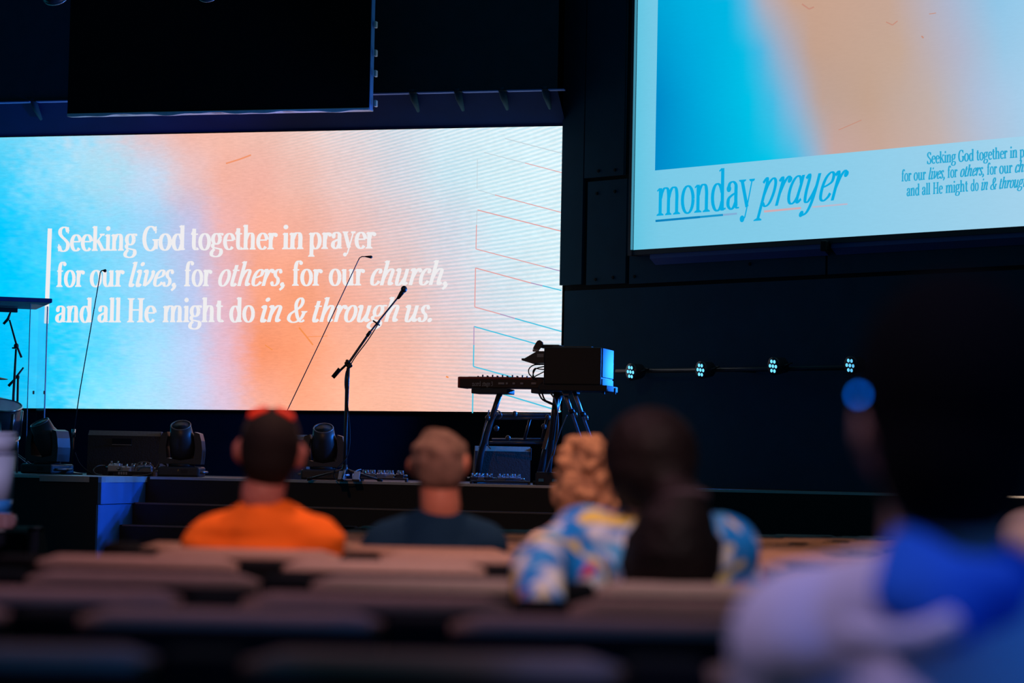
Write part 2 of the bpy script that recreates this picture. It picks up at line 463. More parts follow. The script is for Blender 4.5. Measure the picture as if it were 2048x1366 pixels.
# entries: ('c', pts) smooth stroke, ('l', pts) straight stroke, ('a', pts) dense arc, ('s', x, y, half) serif, ('d', x, y, r) dot, ('t', pts) thin stroke
def stem(x, y0, y1): return ('l', [(x, y0), (x, y1)])
def flag(x, y): return ('t', [(x - 17, y - 12), (x - 4, y - 3)])
def arch(x0, x1): return ('c', [(x0 + 2, 62), (x0 + 9, 82), (x0 + 22, 96), (x1 - 6, 93), (x1, 72), (x1, 40), (x1, 0)])
ROM = {
 'o': (80, [('a', arc(40, 49, 28, 48, 0, 360))]),
 'n': (88, [stem(20, 0, 98), flag(20, 100), arch(20, 64), ('s', 20, 0, 19), ('s', 64, 0, 19)]),
 'm': (132, [stem(20, 0, 98), flag(20, 100), arch(20, 64), arch(64, 108), ('s', 20, 0, 19), ('s', 64, 0, 17), ('s', 108, 0, 19)]),
 'h': (88, [stem(20, 0, 148), flag(20, 150), arch(20, 64), ('s', 20, 0, 19), ('s', 64, 0, 19)]),
 'u': (88, [('c', [(20, 98), (20, 60), (21, 24), (32, 4), (48, 6), (58, 20), (64, 36)]), stem(64, 0, 98), flag(20, 100), flag(64, 100), ('t', [(64, 4), (82, 6)])]),
 'r': (60, [stem(20, 0, 98), flag(20, 100), ('c', [(22, 60), (28, 82), (40, 94), (50, 92)]), ('d', 51, 85, 12), ('s', 20, 0, 21)]),
 'i': (42, [stem(21, 0, 98), flag(21, 100), ('d', 20, 133, 14), ('s', 21, 0, 20)]),
 'l': (42, [stem(21, 0, 148), flag(21, 150), ('s', 21, 0, 20)]),
 'k': (84, [stem(20, 0, 148), flag(20, 150), ('t', [(66, 98), (24, 46)]), ('l', [(38, 62), (72, 2)]), ('s', 20, 0, 19), ('s', 72, 0, 16), ('s', 64, 95, 16)]),
 'd': (86, [('a', arc(38, 48, 25, 47, 20, 340)), stem(64, 0, 148), flag(64, 150), ('t', [(64, 4), (82, 7)])]),
 'p': (84, [stem(20, -44, 98), flag(20, 100), ('a', arc(44, 49, 26, 47, -160, 160)), ('s', 20, -46, 20)]),
 'a': (74, [('c', [(15, 74), (22, 92), (38, 97), (52, 86), (53, 64), (53, 30), (56, 8), (70, 6)]), ('d', 17, 74, 12), ('c', [(52, 58), (32, 50), (16, 38), (14, 16), (28, 3), (42, 10), (52, 26)])]),
 'e': (72, [('a', arc(39, 49, 27, 47, 10, 318)), ('t', [(13, 56), (65, 56)])]),
 'g': (80, [('a', arc(36, 66, 22, 31, 0, 360)), ('c', [(50, 90), (60, 97), (72, 95)]), ('d', 72, 93, 8), ('c', [(24, 40), (14, 28), (20, 14), (40, 9), (62, 2), (66, -18), (52, -36), (30, -40), (10, -32), (8, -14), (24, 6)])]),
 't': (54, [('c', [(24, 128), (24, 80), (24, 30), (30, 8), (42, 4), (50, 12)]), ('t', [(6, 95), (48, 95)]), ('t', [(8, 96), (24, 128)])]),
 'y': (78, [('l', [(16, 97), (42, 6)]), ('t', [(66, 97), (40, -2), (32, -28), (20, -40)]), ('d', 18, -34, 12), ('s', 18, 96, 18), ('s', 66, 96, 14)]),
 'f': (56, [('c', [(24, 0), (24, 60), (24, 112), (32, 140), (46, 147), (56, 142)]), ('d', 56, 136, 12), ('t', [(6, 95), (46, 95)]), ('s', 24, 0, 21)]),
 's': (62, [('c', [(50, 78), (40, 95), (24, 95), (14, 80), (20, 62), (38, 48), (50, 30), (44, 8), (28, 2), (12, 12), (9, 26)]), ('t', [(52, 98), (52, 72)]), ('t', [(9, 2), (9, 30)])]),
 'S': (84, [('c', [(66, 116), (56, 138), (38, 143), (20, 130), (17, 106), (30, 86), (52, 66), (68, 44), (64, 14), (44, 0), (24, 6), (12, 30)]), ('t', [(68, 144), (68, 106)]), ('t', [(11, 0), (11, 42)])]),
 'G': (104, [('a', arc(54, 71, 38, 72, 42, 318)), stem(86, 8, 60), ('s', 84, 60, 20), ('t', [(84, 144), (84, 102)])]),
 'H': (114, [stem(26, 0, 142), stem(88, 0, 142), ('t', [(26, 74), (88, 74)]), ('s', 26, 0, 22), ('s', 88, 0, 22), ('s', 26, 137, 22), ('s', 88, 137, 22)]),
 '3': (66, [('c', [(12, 122), (30, 140), (50, 126), (48, 96), (28, 78), (52, 66), (58, 34), (44, 6), (24, 0), (8, 16)])]),
}
ITA = {
 'o': (72, [('a', arc(36, 49, 25, 48, 0, 360))]),
 'n': (84, [('c', [(2, 86), (12, 97), (18, 84), (18, 50), (18, 0)]), ('c', [(18, 40), (28, 76), (46, 97), (60, 88), (60, 60), (58, 24), (64, 4), (78, 16)])]),
 'h': (84, [stem(18, 0, 148), flag(18, 150), ('c', [(18, 40), (28, 76), (46, 97), (60, 88), (60, 60), (58, 24), (64, 4), (78, 16)])]),
 'u': (86, [('c', [(2, 84), (12, 97), (18, 84), (18, 40), (22, 8), (36, 2), (50, 22), (60, 50)]), ('c', [(60, 98), (60, 60), (59, 24), (66, 4), (80, 16)])]),
 'r': (58, [('c', [(2, 84), (12, 97), (18, 84), (18, 50), (18, 0)]), ('c', [(18, 40), (28, 78), (42, 97), (52, 92)]), ('d', 53, 86, 11)]),
 'i': (46, [('c', [(2, 84), (14, 97), (20, 84), (20, 40), (22, 8), (32, 2), (42, 16)]), ('d', 22, 134, 13)]),
 'l': (46, [('c', [(20, 148), (20, 100), (20, 40), (22, 8), (32, 2), (42, 16)]), flag(20, 150)]),
 'v': (70, [('c', [(2, 84), (12, 97), (19, 84), (20, 50), (24, 4)]), ('c', [(24, 4), (44, 24), (58, 62), (56, 92)]), ('d', 54, 88, 10)]),
 'e': (66, [('c', [(16, 48), (36, 54), (54, 66), (54, 88), (40, 97), (22, 82), (14, 50), (18, 14), (34, 2), (52, 12), (60, 26)])]),
 's': (58, [('c', [(46, 80), (36, 96), (22, 94), (14, 78), (22, 58), (38, 42), (44, 20), (34, 4), (18, 4), (8, 20)]), ('d', 46, 82, 9), ('d', 9, 18, 10)]),
 'c': (62, [('c', [(52, 78), (46, 94), (32, 96), (18, 78), (13, 46), (20, 12), (36, 2), (50, 12), (57, 26)]), ('d', 50, 80, 11)]),
 't': (50, [('c', [(20, 126), (20, 80), (19, 30), (23, 6), (34, 2), (44, 16)]), ('t', [(4, 94), (44, 94)])]),
 'g': (78, [('a', arc(34, 66, 21, 31, 0, 360)), ('c', [(50, 88), (60, 97), (74, 94)]), ('c', [(24, 40), (12, 28), (18, 14), (38, 8), (60, 0), (62, -22), (44, -40), (20, -40), (2, -28), (4, -10), (22, 4)])]),
 'p': (84, [('c', [(0, 84), (12, 100), (19, 86), (19, 40), (19, -44)]), ('c', [(19, 40), (28, 78), (46, 97), (62, 84), (66, 50), (58, 14), (40, 2), (24, 14)]), ('s', 19, -46, 20)]),
 'a': (84, [('a', arc(38, 49, 25, 47, 30, 340)), ('c', [(62, 98), (62, 60), (60, 22), (66, 4), (80, 16)])]),
 'y': (84, [('c', [(2, 84), (12, 97), (18, 84), (18, 40), (24, 8), (38, 4), (52, 26), (62, 56)]), ('c', [(62, 98), (62, 50), (58, 0), (46, -32), (26, -42)]), ('d', 22, -36, 11)]),
 '&': (110, [('c', [(96, 60), (88, 24), (64, 2), (36, 0), (14, 18), (16, 46), (40, 68), (66, 92), (72, 122), (58, 142), (42, 134), (36, 108), (46, 70), (66, 26), (90, 2), (108, 12)]), ('s', 96, 58, 18)]),
}
COMMON = {',': (34, [('d', 16, 10, 12), ('c', [(24, 8), (22, -10), (10, -24)])]), '.': (34, [('d', 16, 10, 13)]), ' ': (34, [])}
def glyph_polys(items, thick, thin, shear):
    out = []
    def W(dx, dy):
        L = math.hypot(dx, dy) or 1
        return thin + (thick - thin) * abs(dy / L) ** 1.5
    def strip(pts, w=None):
        n = len(pts); quads = []
        L = []; R = []
        for i, (x, y) in enumerate(pts):
            a = pts[max(0, i - 1)]; b = pts[min(n - 1, i + 1)]
            dx, dy = b[0] - a[0], b[1] - a[1]
            l = math.hypot(dx, dy) or 1
            ww = (w if w is not None else W(dx, dy)) / 2
            nx, ny = -dy / l * ww, dx / l * ww
            L.append((x + nx, y + ny)); R.append((x - nx, y - ny))
        for i in range(n - 1): quads.append([L[i], L[i + 1], R[i + 1], R[i]])
        return quads
    for it in items:
        k = it[0]
        if k == 'c':
            pts = [Vector((p[0], p[1], 0)) for p in it[1]]
            out += strip([(p.x, p.y) for p in catmull(pts, 5)])
        elif k == 'a' or k == 'l': out += strip(it[1])
        elif k == 't': out += strip(it[1], thin * 1.15)
        elif k == 's':
            _, x, y, h = it
            out.append([(x - h, y), (x + h, y), (x + h, y + thin * 0.7), (x + thick * 0.5, y + thin * 1.7), (x - thick * 0.5, y + thin * 1.7), (x - h, y + thin * 0.7)] if y < 50 else
                       [(x - h, y + thin), (x - h, y + thin * 0.3), (x - thick * 0.5, y - thin * 0.6), (x + thick * 0.5, y - thin * 0.6), (x + h, y + thin * 0.3), (x + h, y + thin)])
        elif k == 'd':
            _, x, y, r = it
            out.append([(x + r * math.cos(2 * PI * i / 14), y + r * math.sin(2 * PI * i / 14)) for i in range(14)])
    if shear: out = [[(x + y * shear, y) for x, y in p] for p in out]
    return out
def word_polys(text, italic, thick=22.0, thin=6.5, shear=0.24, track=-3.0):
    x = 0.0; out = []
    for ch in text:
        g = (ITA.get(ch) if italic else None) or ROM.get(ch) or COMMON.get(ch) or ITA.get(ch)
        adv, items = g
        for p in glyph_polys(items, thick, thin, shear if italic else 0.0):
            out.append([(px + x, py) for px, py in p])
        x += adv + track
    xs = [px for p in out for px, py in p]
    x0, x1 = min(xs), max(xs)
    return [[((px - x0) / (x1 - x0), py / 100.0) for px, py in p] for p in out]
def put_word(mb, F, b, polys, xa, xb, ya, yb, xh):
    """word from picture column xa to xb, baseline from ya to yb, x-height xh (pixels), on plane F at b; coordinates local to F"""
    sa, za = F.sz(xa, ya, b); sb, zb = F.sz(xb, yb, b)
    _, zt = F.sz((xa + xb) / 2, (ya + yb) / 2 - xh, b)
    h = zt - (za + zb) / 2
    for p in polys:
        vs = [(sa + (sb - sa) * u, -b, za + (zb - za) * u + h * v) for u, v in p]
        mb.add(vs, [tuple(range(len(vs)))])

# ================================================================== BIG LED SCREEN
led = thing('led_screen', 'huge lit blue and coral video wall with white lettering behind the stage', 'screen')
LED.place(led)
rows = [250, 350, 450, 600, 700, 830]
cols = [-500, 0, 100, 200, 300, 380, 450, 520, 600, 700, 800, 900, 1000, 1130]
PAL = [
 [(80,205,245),(112,212,245),(140,215,245),(185,212,232),(228,190,188),(238,178,160),(238,184,168),(238,190,176),(236,200,192),(232,214,216),(224,224,232),(222,233,240),(226,240,246),(228,242,247)],
 [(20,190,250),(60,205,248),(140,215,245),(168,221,243),(190,212,236),(226,190,192),(239,176,160),(240,178,164),(238,188,176),(235,204,202),(224,218,226),(214,232,241),(222,239,245),(228,242,247)],
 [(0,180,245),(0,200,255),(80,208,249),(130,213,246),(155,208,243),(192,192,226),(234,176,172),(241,170,150),(241,174,155),(238,188,180),(232,204,206),(220,218,228),(216,235,243),(225,241,246)],
 [(0,175,240),(0,200,255),(34,206,255),(112,212,248),(150,212,247),(182,200,238),(224,180,194),(244,160,128),(245,158,120),(243,174,154),(240,188,178),(230,206,211),(224,228,236),(230,241,246)],
 [(0,175,240),(0,196,252),(24,206,255),(100,214,252),(158,220,251),(186,208,244),(226,184,202),(249,150,108),(249,156,116),(248,176,148),(247,184,165),(244,198,190),(236,218,224),(238,236,243)],
 [(0,170,235),(0,192,245),(60,208,250),(140,226,251),(168,226,251),(190,208,241),(218,194,217),(246,175,156),(250,168,134),(250,183,154),(250,185,160),(246,194,181),(240,210,212),(236,230,239)],
]
PALL = [[lin(c) for c in r] for r in PAL]
def sample_pal(x, y):
    def loc(a, v):
        if v <= a[0]: return 0, 0.0
        for i in range(len(a) - 1):
            if v <= a[i + 1]:
                t = (v - a[i]) / (a[i + 1] - a[i]); return i, t * t * (3 - 2 * t) * 0.5 + t * 0.5
        return len(a) - 2, 1.0
    i, t = loc(cols, x); j, u = loc(rows, y)
    c = []
    for k in range(3):
        a_ = PALL[j][i][k] * (1 - t) + PALL[j][i + 1][k] * t
        b_ = PALL[j + 1][i][k] * (1 - t) + PALL[j + 1][i + 1][k] * t
        c.append(a_ * (1 - u) + b_ * u)
    return c
def color_grid(name, corner_fn, nx, ny, color_fn, material, parent):
    """grid of local points with a picture colour at every vertex"""
    vs = []; cs = []; fs = []
    for j in range(ny + 1):
        for i in range(nx + 1):
            p, c = corner_fn(i / nx, j / ny), color_fn(i / nx, j / ny)
            vs.append(p); cs.append(c)
    for j in range(ny):
        for i in range(nx):
            a_ = j * (nx + 1) + i
            fs.append((a_, a_ + nx + 1, a_ + nx + 2, a_ + 1))
    me = bpy.data.meshes.new(name); me.from_pydata(vs, [], fs); me.update()
    at = me.color_attributes.new('picture', 'FLOAT_COLOR', 'POINT')
    for k, c in enumerate(cs): at.data[k].color = (*c, 1)
    return link(name, me, material, parent)
def node_math(nt, op, a, b=None):
    n = nt.nodes.new('ShaderNodeMath'); n.operation = op
    for i, v in enumerate((a, b)):
        if v is None: continue
        if isinstance(v, (int, float)): n.inputs[i].default_value = v
        else: nt.links.new(v, n.inputs[i])
    return n.outputs[0]
def picture_material(name, strength, grain, moire):
    m = bpy.data.materials.new(name); m.use_nodes = True
    nt = m.node_tree; nt.nodes.clear()
    at = nt.nodes.new('ShaderNodeAttribute'); at.attribute_name = 'picture'
    tc = nt.nodes.new('ShaderNodeTexCoord')
    # the artwork's own brushed paper texture: fine horizontal streaks and blotches
    mp = nt.nodes.new('ShaderNodeMapping'); mp.inputs['Scale'].default_value = (5, 1, 26)
    nt.links.new(tc.outputs['Object'], mp.inputs[0])
    n1 = nt.nodes.new('ShaderNodeTexNoise'); n1.inputs['Scale'].default_value = 2.2; n1.inputs['Detail'].default_value = 8; n1.inputs['Roughness'].default_value = 0.75
    nt.links.new(mp.outputs[0], n1.inputs['Vector'])
    n2 = nt.nodes.new('ShaderNodeTexNoise'); n2.inputs['Scale'].default_value = 1.3; n2.inputs['Detail'].default_value = 6
    nt.links.new(tc.outputs['Object'], n2.inputs['Vector'])
    g = node_math(nt, 'SUBTRACT', n1.outputs['Fac'], 0.5)
    g = node_math(nt, 'MULTIPLY', g, grain)
    g2 = node_math(nt, 'SUBTRACT', n2.outputs['Fac'], 0.5)
    g2 = node_math(nt, 'MULTIPLY', g2, grain * 0.45)
    g = node_math(nt, 'ADD', g, g2)
    g = node_math(nt, 'ADD', g, 1.0)
    sc_ = nt.nodes.new('ShaderNodeVectorMath'); sc_.operation = 'SCALE'
    nt.links.new(at.outputs['Color'], sc_.inputs[0]); nt.links.new(g, sc_.inputs['Scale'])
    col = sc_.outputs[0]
    if moire:
        # rows of the display panels beating: slanted pale-blue ripples on the right half
        sp = nt.nodes.new('ShaderNodeSeparateXYZ'); nt.links.new(tc.outputs['Object'], sp.inputs[0])
        X, Z = sp.outputs[0], sp.outputs[2]
        bend = node_math(nt, 'MULTIPLY', node_math(nt, 'SUBTRACT', Z, 2.3), 0.14)
        ph = node_math(nt, 'SUBTRACT', Z, node_math(nt, 'MULTIPLY', X, bend))
        sn = node_math(nt, 'SINE', node_math(nt, 'MULTIPLY', ph, 2 * PI / 0.050))
        sn = node_math(nt, 'ADD', node_math(nt, 'MULTIPLY', sn, 0.5), 0.5)
        mk = nt.nodes.new('ShaderNodeMapRange'); mk.interpolation_type = 'SMOOTHSTEP'
        mk.inputs['From Min'].default_value = -2.9; mk.inputs['From Max'].default_value = -0.8
        nt.links.new(node_math(nt, 'ADD', X, node_math(nt, 'MULTIPLY', node_math(nt, 'SUBTRACT', Z, 2.6), 0.55)), mk.inputs['Value'])
        f = node_math(nt, 'MULTIPLY', node_math(nt, 'MULTIPLY', sn, mk.outputs[0]), moire)
        mx = nt.nodes.new('ShaderNodeMix'); mx.data_type = 'RGBA'; mx.blend_type = 'MULTIPLY'
        nt.links.new(f, mx.inputs['Factor']); nt.links.new(col, mx.inputs['A'])
        mx.inputs['B'].default_value = (0.52, 0.80, 0.88, 1)
        col = mx.outputs['Result']
    e = nt.nodes.new('ShaderNodeEmission'); e.inputs[1].default_value = strength
    nt.links.new(col, e.inputs[0])
    o = nt.nodes.new('ShaderNodeOutputMaterial'); nt.links.new(e.outputs[0], o.inputs[0])
    return m
LEDPIC = picture_material('led_picture', 1.06, 0.50, 0.62)
S0 = LED.sz(-420, 540)[0]; S1 = sTR - 0.001
def led_pt(u, v):
    s = S0 + (S1 - S0) * u
    return (s, 0.0, z_top(s) + (z_bot(s) - z_top(s)) * v)
def led_px(p):
    q = LED.w(p[0], 0, p[2]) - CAM
    return 1024 + FPX * q.dot(_R) / q.dot(_F), 683 - FPX * q.dot(_U) / q.dot(_F)
from mathutils import noise as mnoise
def led_color(u, v):
    x, y = led_px(led_pt(u, v))
    k = max(0.0, 1.0 - abs(x - 110) / 240.0)
    n_ = mnoise.noise(Vector((x / 16.0, y / 7.0, 3.0))) + 0.6 * mnoise.noise(Vector((x / 45.0, y / 30.0, 9.0)))
    return sample_pal(x + (10 + 60 * k) * n_, y)
color_grid('display_face', led_pt, 300, 120, led_color, LEDPIC, led)
m_ = MB()
vs = [Vector((s, y, z)) for s in (S0, S1) for y in (0.004, 0.12) for z in (z_bot(s) - 0.0, z_top(s) + 0.0)]
m_.add(vs, [(0, 1, 3, 2), (4, 6, 7, 5), (0, 4, 5, 1), (2, 3, 7, 6), (0, 2, 6, 4), (1, 5, 7, 3)])
m_.build('cabinet', PLASTIC, led)
TXT = emit('white_lettering', lin((240, 238, 240)), 1.0)
L1 = [('Seeking', 0, 114.5, 274), ('God', 0, 284, 370), ('together', 0, 381, 555), ('in', 0, 564, 607), ('prayer', 0, 616.5, 752)]
L2 = [('for', 0, 112.5, 169), ('our', 0, 179, 248.5), ('lives,', 1, 257, 353), ('for', 0, 368, 424), ('others,', 1, 436, 570), ('for', 0, 584, 645), ('our', 0, 657, 729.5), ('church,', 1, 740, 896)]
L3 = [('and', 0, 110, 184), ('all', 0, 194.5, 242), ('He', 0, 254, 313), ('might', 0, 325, 448), ('do', 0, 458, 509.5), ('in', 1, 520, 564), ('&', 1, 573.5, 614.5), ('through', 1, 624, 798.5), ('us.', 1, 809, 864)]
for ws, y0, y1, xe in ((L1, 502.5, 497, 752), (L2, 574, 570, 896), (L3, 645, 643.5, 864)):
    for t, it, xa, xb in ws:
        m_ = MB()
        f = lambda x: y0 + (y1 - y0) * (x - 112) / (xe - 112)
        put_word(m_, LED, 0.006, word_polys(t, it, 24 if not it else 21, 7.5), xa, xb, f(xa), f(xb), 33.5)
        m_.build('word', TXT, led)
def led_line(mb, pts, wpx, F=LED, b=0.004):
    for (xa, ya), (xb, yb) in zip(pts[:-1], pts[1:]):
        dx, dy = xb - xa, yb - ya; l = math.hypot(dx, dy); nx, ny = -dy / l * wpx / 2, dx / l * wpx / 2
        q = [(xa + nx, ya + ny), (xb + nx, yb + ny), (xb - nx, yb - ny), (xa - nx, ya - ny)]
        mb.add([(F.sz(x, y, b)[0], -b, F.sz(x, y, b)[1]) for x, y in q], [(0, 1, 2, 3)])
m_ = MB(); led_line(m_, [(99.8, 457), (92.6, 647)], 8.6); m_.build('upright_bar', TXT, led)
def outline(col, paths, name):
    for p, w in paths:
        m_ = MB(); led_line(m_, p, w); m_.build('outline', emit(name, lin(col)), led)
outline((190, 200, 208), [([(1010, 277), (1127, 307.5)], 1.2), ([(968, 305), (1050, 326)], 1.0), ([(955, 318), (954, 378)], 0.8), ([(956, 380), (990, 390)], 0.9), ([(954, 421), (953, 450)], 1.0)], 'outline_grey')
outline((228, 160, 158), [([(1050, 326), (1126, 346)], 1.4), ([(990, 390), (1125, 425.5)], 1.6), ([(955, 420), (1125, 463)], 2.0), ([(953, 450), (952, 498), (1090, 534)], 1.7), ([(951, 536), (1062, 566)], 2.0), ([(951, 536), (949.5, 614), (1000, 628)], 1.9)], 'outline_coral')
outline((175, 150, 190), [([(1090, 534), (1124, 543)], 1.8), ([(1062, 566), (1085, 571.5)], 2.0), ([(1000, 628), (1030, 637)], 2.0), ([(948, 653), (947.6, 690)], 1.8)], 'outline_mauve')
outline((70, 195, 225), [([(1085, 571.5), (1123, 581)], 2.2), ([(1030, 637), (1123, 663)], 2.4), ([(948, 653), (1123, 702)], 2.4), ([(947.6, 690), (946.8, 733), (1123, 781)], 2.4), ([(946, 770), (945, 826)], 2.6), ([(946, 770), (1122, 823)], 2.8)], 'outline_cyan')
m_ = MB(); led_line(m_, [(452, 327), (478, 319), (502, 310)], 3.0); m_.build('brush_mark', emit('orange_brush', lin((242, 150, 110))), led)
for a_, w_ in (([(598, 655), (612, 672), (626, 690)], 3.0), ([(612, 674), (655, 672)], 1.2), ([(530, 690), (545, 700)], 2.0), ([(892, 753), (897, 755)], 3.0)):
    m_ = MB(); led_line(m_, a_, w_); m_.build('brush_mark', emit('deep_orange_brush', lin((246, 146, 84))), led)

# ================================================================== RIGHT-HAND PROJECTION SCREEN
proj = thing('projection_screen', 'large projected slide with blue title lettering hung high on the right wall', 'screen')
RW.place(proj)
B_S = 0.10
sL, zBt = RW.sz(1267, 500, B_S); sR, zBt2 = RW.sz(2230, 441, B_S)
zTop = RW.sz(1281, -260, B_S)[1]
def pl(x, y, b=B_S):
    s, z = RW.sz(x, y, b); return s, z
CARD = [(0.0, (104, 206, 236)), (0.06, (126, 210, 240)), (0.4, (140, 212, 242)), (0.75, (160, 216, 244)), (1.0, (176, 220, 246))]
def ramp(st, t):
    t = max(0, min(1, t))
    for (a_, ca), (b_, cb) in zip(st[:-1], st[1:]):
        if t <= b_:
            k = (t - a_) / (b_ - a_) if b_ > a_ else 0
            ca, cb = lin(ca), lin(cb)
            return [ca[i] * (1 - k) + cb[i] * k for i in range(3)]
    return list(lin(st[-1][1]))
SLIDE = picture_material('slide_picture', 0.92, 0.10, 0)
def zb_at(s): return zBt + (zBt2 - zBt) * (s - sL) / (sR - sL)
color_grid('slide_card', lambda u, v: (sL + (sR - sL) * u, -B_S, zTop + (zb_at(sL + (sR - sL) * u) - zTop) * v), 30, 12, lambda u, v: ramp(CARD, u * 1.05), SLIDE, proj)
# picture field
sA, zA = pl(1310, 341, B_S + 0.004); sB, zB = pl(2230, 255.5, B_S + 0.004)
PROWS = [-260, 0, 100, 200, 320]
PB = {  # per row: stops in picture columns
 -260: [(1310, (0, 175, 228)), (1380, (0, 185, 235)), (1420, (90, 190, 235)), (1470, (190, 180, 190)), (1540, (214, 170, 145)), (1800, (205, 175, 160)), (2000, (160, 200, 235)), (2230, (180, 225, 250))],
 0: [(1310, (0, 170, 222)), (1380, (0, 182, 232)), (1460, (0, 188, 235)), (1490, (90, 190, 236)), (1530, (185, 178, 190)), (1590, (208, 168, 145)), (1780, (205, 172, 155)), (1900, (180, 190, 215)), (1990, (150, 205, 240)), (2230, (175, 222, 250))],
 100: [(1310, (0, 158, 216)), (1380, (0, 175, 228)), (1485, (0, 195, 238)), (1520, (70, 190, 236)), (1565, (165, 180, 205)), (1625, (202, 166, 146)), (1800, (204, 174, 156)), (1920, (185, 190, 212)), (2010, (160, 208, 240)), (2230, (178, 222, 250))],
 200: [(1310, (0, 140, 206)), (1390, (0, 172, 226)), (1500, (0, 200, 240)), (1545, (70, 195, 238)), (1590, (150, 185, 220)), (1640, (196, 168, 156)), (1740, (200, 168, 148)), (1860, (200, 182, 176)), (1960, (180, 200, 228)), (2040, (172, 212, 242)), (2230, (180, 222, 250))],
 320: [(1310, (0, 142, 208)), (1400, (0, 170, 224)), (1540, (0, 204, 242)), (1590, (60, 198, 240)), (1625, (140, 190, 226)), (1665, (205, 172, 168)), (1760, (205, 172, 158)), (1880, (205, 184, 178)), (1980, (184, 200, 222)), (2060, (172, 210, 240)), (2230, (180, 222, 250))]}
def field_col(x, y):
    def row(r):
        st = PB[r]
        return ramp([((a_ - 1310) / 920.0, c) for a_, c in st], (x - 1310) / 920.0)
    y = max(-260, min(320, y))
    for a_, b_ in zip(PROWS[:-1], PROWS[1:]):
        if y <= b_:
            k = (y - a_) / (b_ - a_); ra, rb = row(a_), row(b_)
            return [ra[i] * (1 - k) + rb[i] * k for i in range(3)]
def rw_px(s, z, b):
    q = RW.w(s, b, z) - CAM
    return 1024 + FPX * q.dot(_R) / q.dot(_F), 683 - FPX * q.dot(_U) / q.dot(_F)
def fld(u, v):
    s = sA + (sB - sA) * u; zb = zA + (zB - zA) * u
    return (s, -(B_S + 0.004), zTop - 0.06 + (zb - zTop + 0.06) * v)
color_grid('slide_picture', fld, 70, 40, lambda u, v: field_col(*rw_px(fld(u, v)[0], fld(u, v)[2], B_S)), SLIDE, proj)
BT = emit('blue_lettering', lin((8, 172, 226)), 1.0)
BT2 = emit('teal_lettering', lin((40, 168, 212)), 1.0)
m_ = MB()
put_word(m_, RW, B_S + 0.008, word_polys('monday', 0, 17, 5.5, track=-6), 1313, 1509, 432, 416, 57)
m_.build('title_word', BT, proj); m_ = MB()
put_word(m_, RW, B_S + 0.008, word_polys('prayer', 1, 15, 5.5, shear=0.36, track=-5), 1507, 1697, 416, 398, 58)
m_.build('title_word', BT, proj)
def pline(col, name, pts, w):
    m_ = MB(); led_line(m_, pts, w, RW, B_S + 0.007); m_.build('underline', emit(name, lin(col)), proj)
pline((10, 130, 190), 'underline_blue', [(1311, 442), (1400, 434)], 4.5)
pline((20, 150, 205), 'underline_midblue', [(1400, 434), (1446, 429.8)], 4.2)
pline((130, 175, 215), 'underline_grey', [(1446, 429.8), (1474, 427.2)], 4.0)
pline((205, 172, 180), 'underline_pink', [(1528, 423), (1602, 416)], 4.2)
pline((185, 185, 205), 'underline_palepink', [(1625, 414), (1695, 408)], 3.2)
R1 = [('Seeking', 0, 1853.5, 1912), ('God', 0, 1916, 1947.6), ('together', 0, 1952.7, 2015), ('in', 0, 2019.6, 2034.6), ('prayer', 0, 2039, 2088)]
R2 = [('for', 0, 1803, 1823), ('our', 0, 1827, 1852), ('lives,', 1, 1856.7, 1890), ('for', 0, 1895, 1915), ('others,', 1, 1920, 1968.5), ('for', 0, 1974, 1994), ('our', 0, 1998, 2025), ('church,', 1, 2029.5, 2086)]
R3 = [('and', 0, 1813, 1839), ('all', 0, 1843.6, 1860.6), ('He', 0, 1865.8, 1886), ('might', 0, 1891, 1936.5), ('do', 0, 1941, 1957.5), ('in', 1, 1962, 1976), ('&', 1, 1980, 1994), ('through', 1, 1998, 2056), ('us.', 1, 2061, 2083)]
for ws, (x0, y0), (x1, y1) in ((R1, (1855, 328), (2040, 315)), (R2, (1805, 363), (1990, 348.5)), (R3, (1815, 392.5), (1990, 378.5))):
    f = lambda x: y0 + (y1 - y0) * (x - x0) / (x1 - x0)
    for t, it, xa, xb in ws:
        m_ = MB(); put_word(m_, RW, B_S + 0.008, word_polys(t, it, 26, 10), xa, xb, f(xa), f(xb), 16)
        m_.build('word', BT2, proj)
SMUD = emit('slide_smudge', lin((206, 150, 132)), 0.9)
for pth, w in (([(1677, 260), (1705, 248), (1723, 240)], 1.6), ([(1604, 8), (1618, 18), (1628, 14)], 3.0), ([(1772, 44), (1785, 50), (1795, 42)], 2.2), ([(1843, 72), (1847, 76)], 3.0), ([(1858, 28), (1872, 26)], 1.6)):
    m_ = MB(); led_line(m_, pth, w, RW, B_S + 0.007); m_.build('brush_mark', SMUD, proj)
# dark frame round the screen with a narrow left inner edge, slide spill put in as glow
m_ = MB()
sf, _ = RW.sz(1258, 400, B_S)
m_.add([Vector((s, y, z)) for s in (sf + 0.02, sL) for y in (-(B_S + 0.03), -0.005) for z in (zBt - 0.06, zTop)], [(0, 1, 3, 2), (4, 6, 7, 5), (0, 4, 5, 1), (2, 3, 7, 6), (0, 2, 6, 4), (1, 5, 7, 3)])
m_.build('frame_side', mat('screen_frame_black', (0.05, 0.055, 0.065), 0.5, noise=0.1), proj)
m_ = MB()
m_.add([Vector((s, y, zb_at(s) + dz)) for s in (sf + 0.02, sR) for y in (-(B_S + 0.02), -0.01) for dz in (-0.055, -0.002)], [(0, 1, 3, 2), (4, 6, 7, 5), (0, 4, 5, 1), (2, 3, 7, 6), (0, 2, 6, 4), (1, 5, 7, 3)])
m_.build('frame_bottom', MATS['screen_frame_black'], proj)
RAILM = mat('blue_lit_rail', (0.06, 0.14, 0.42), 0.55, noise=0.1)  # blue light on the rail put into its base colour
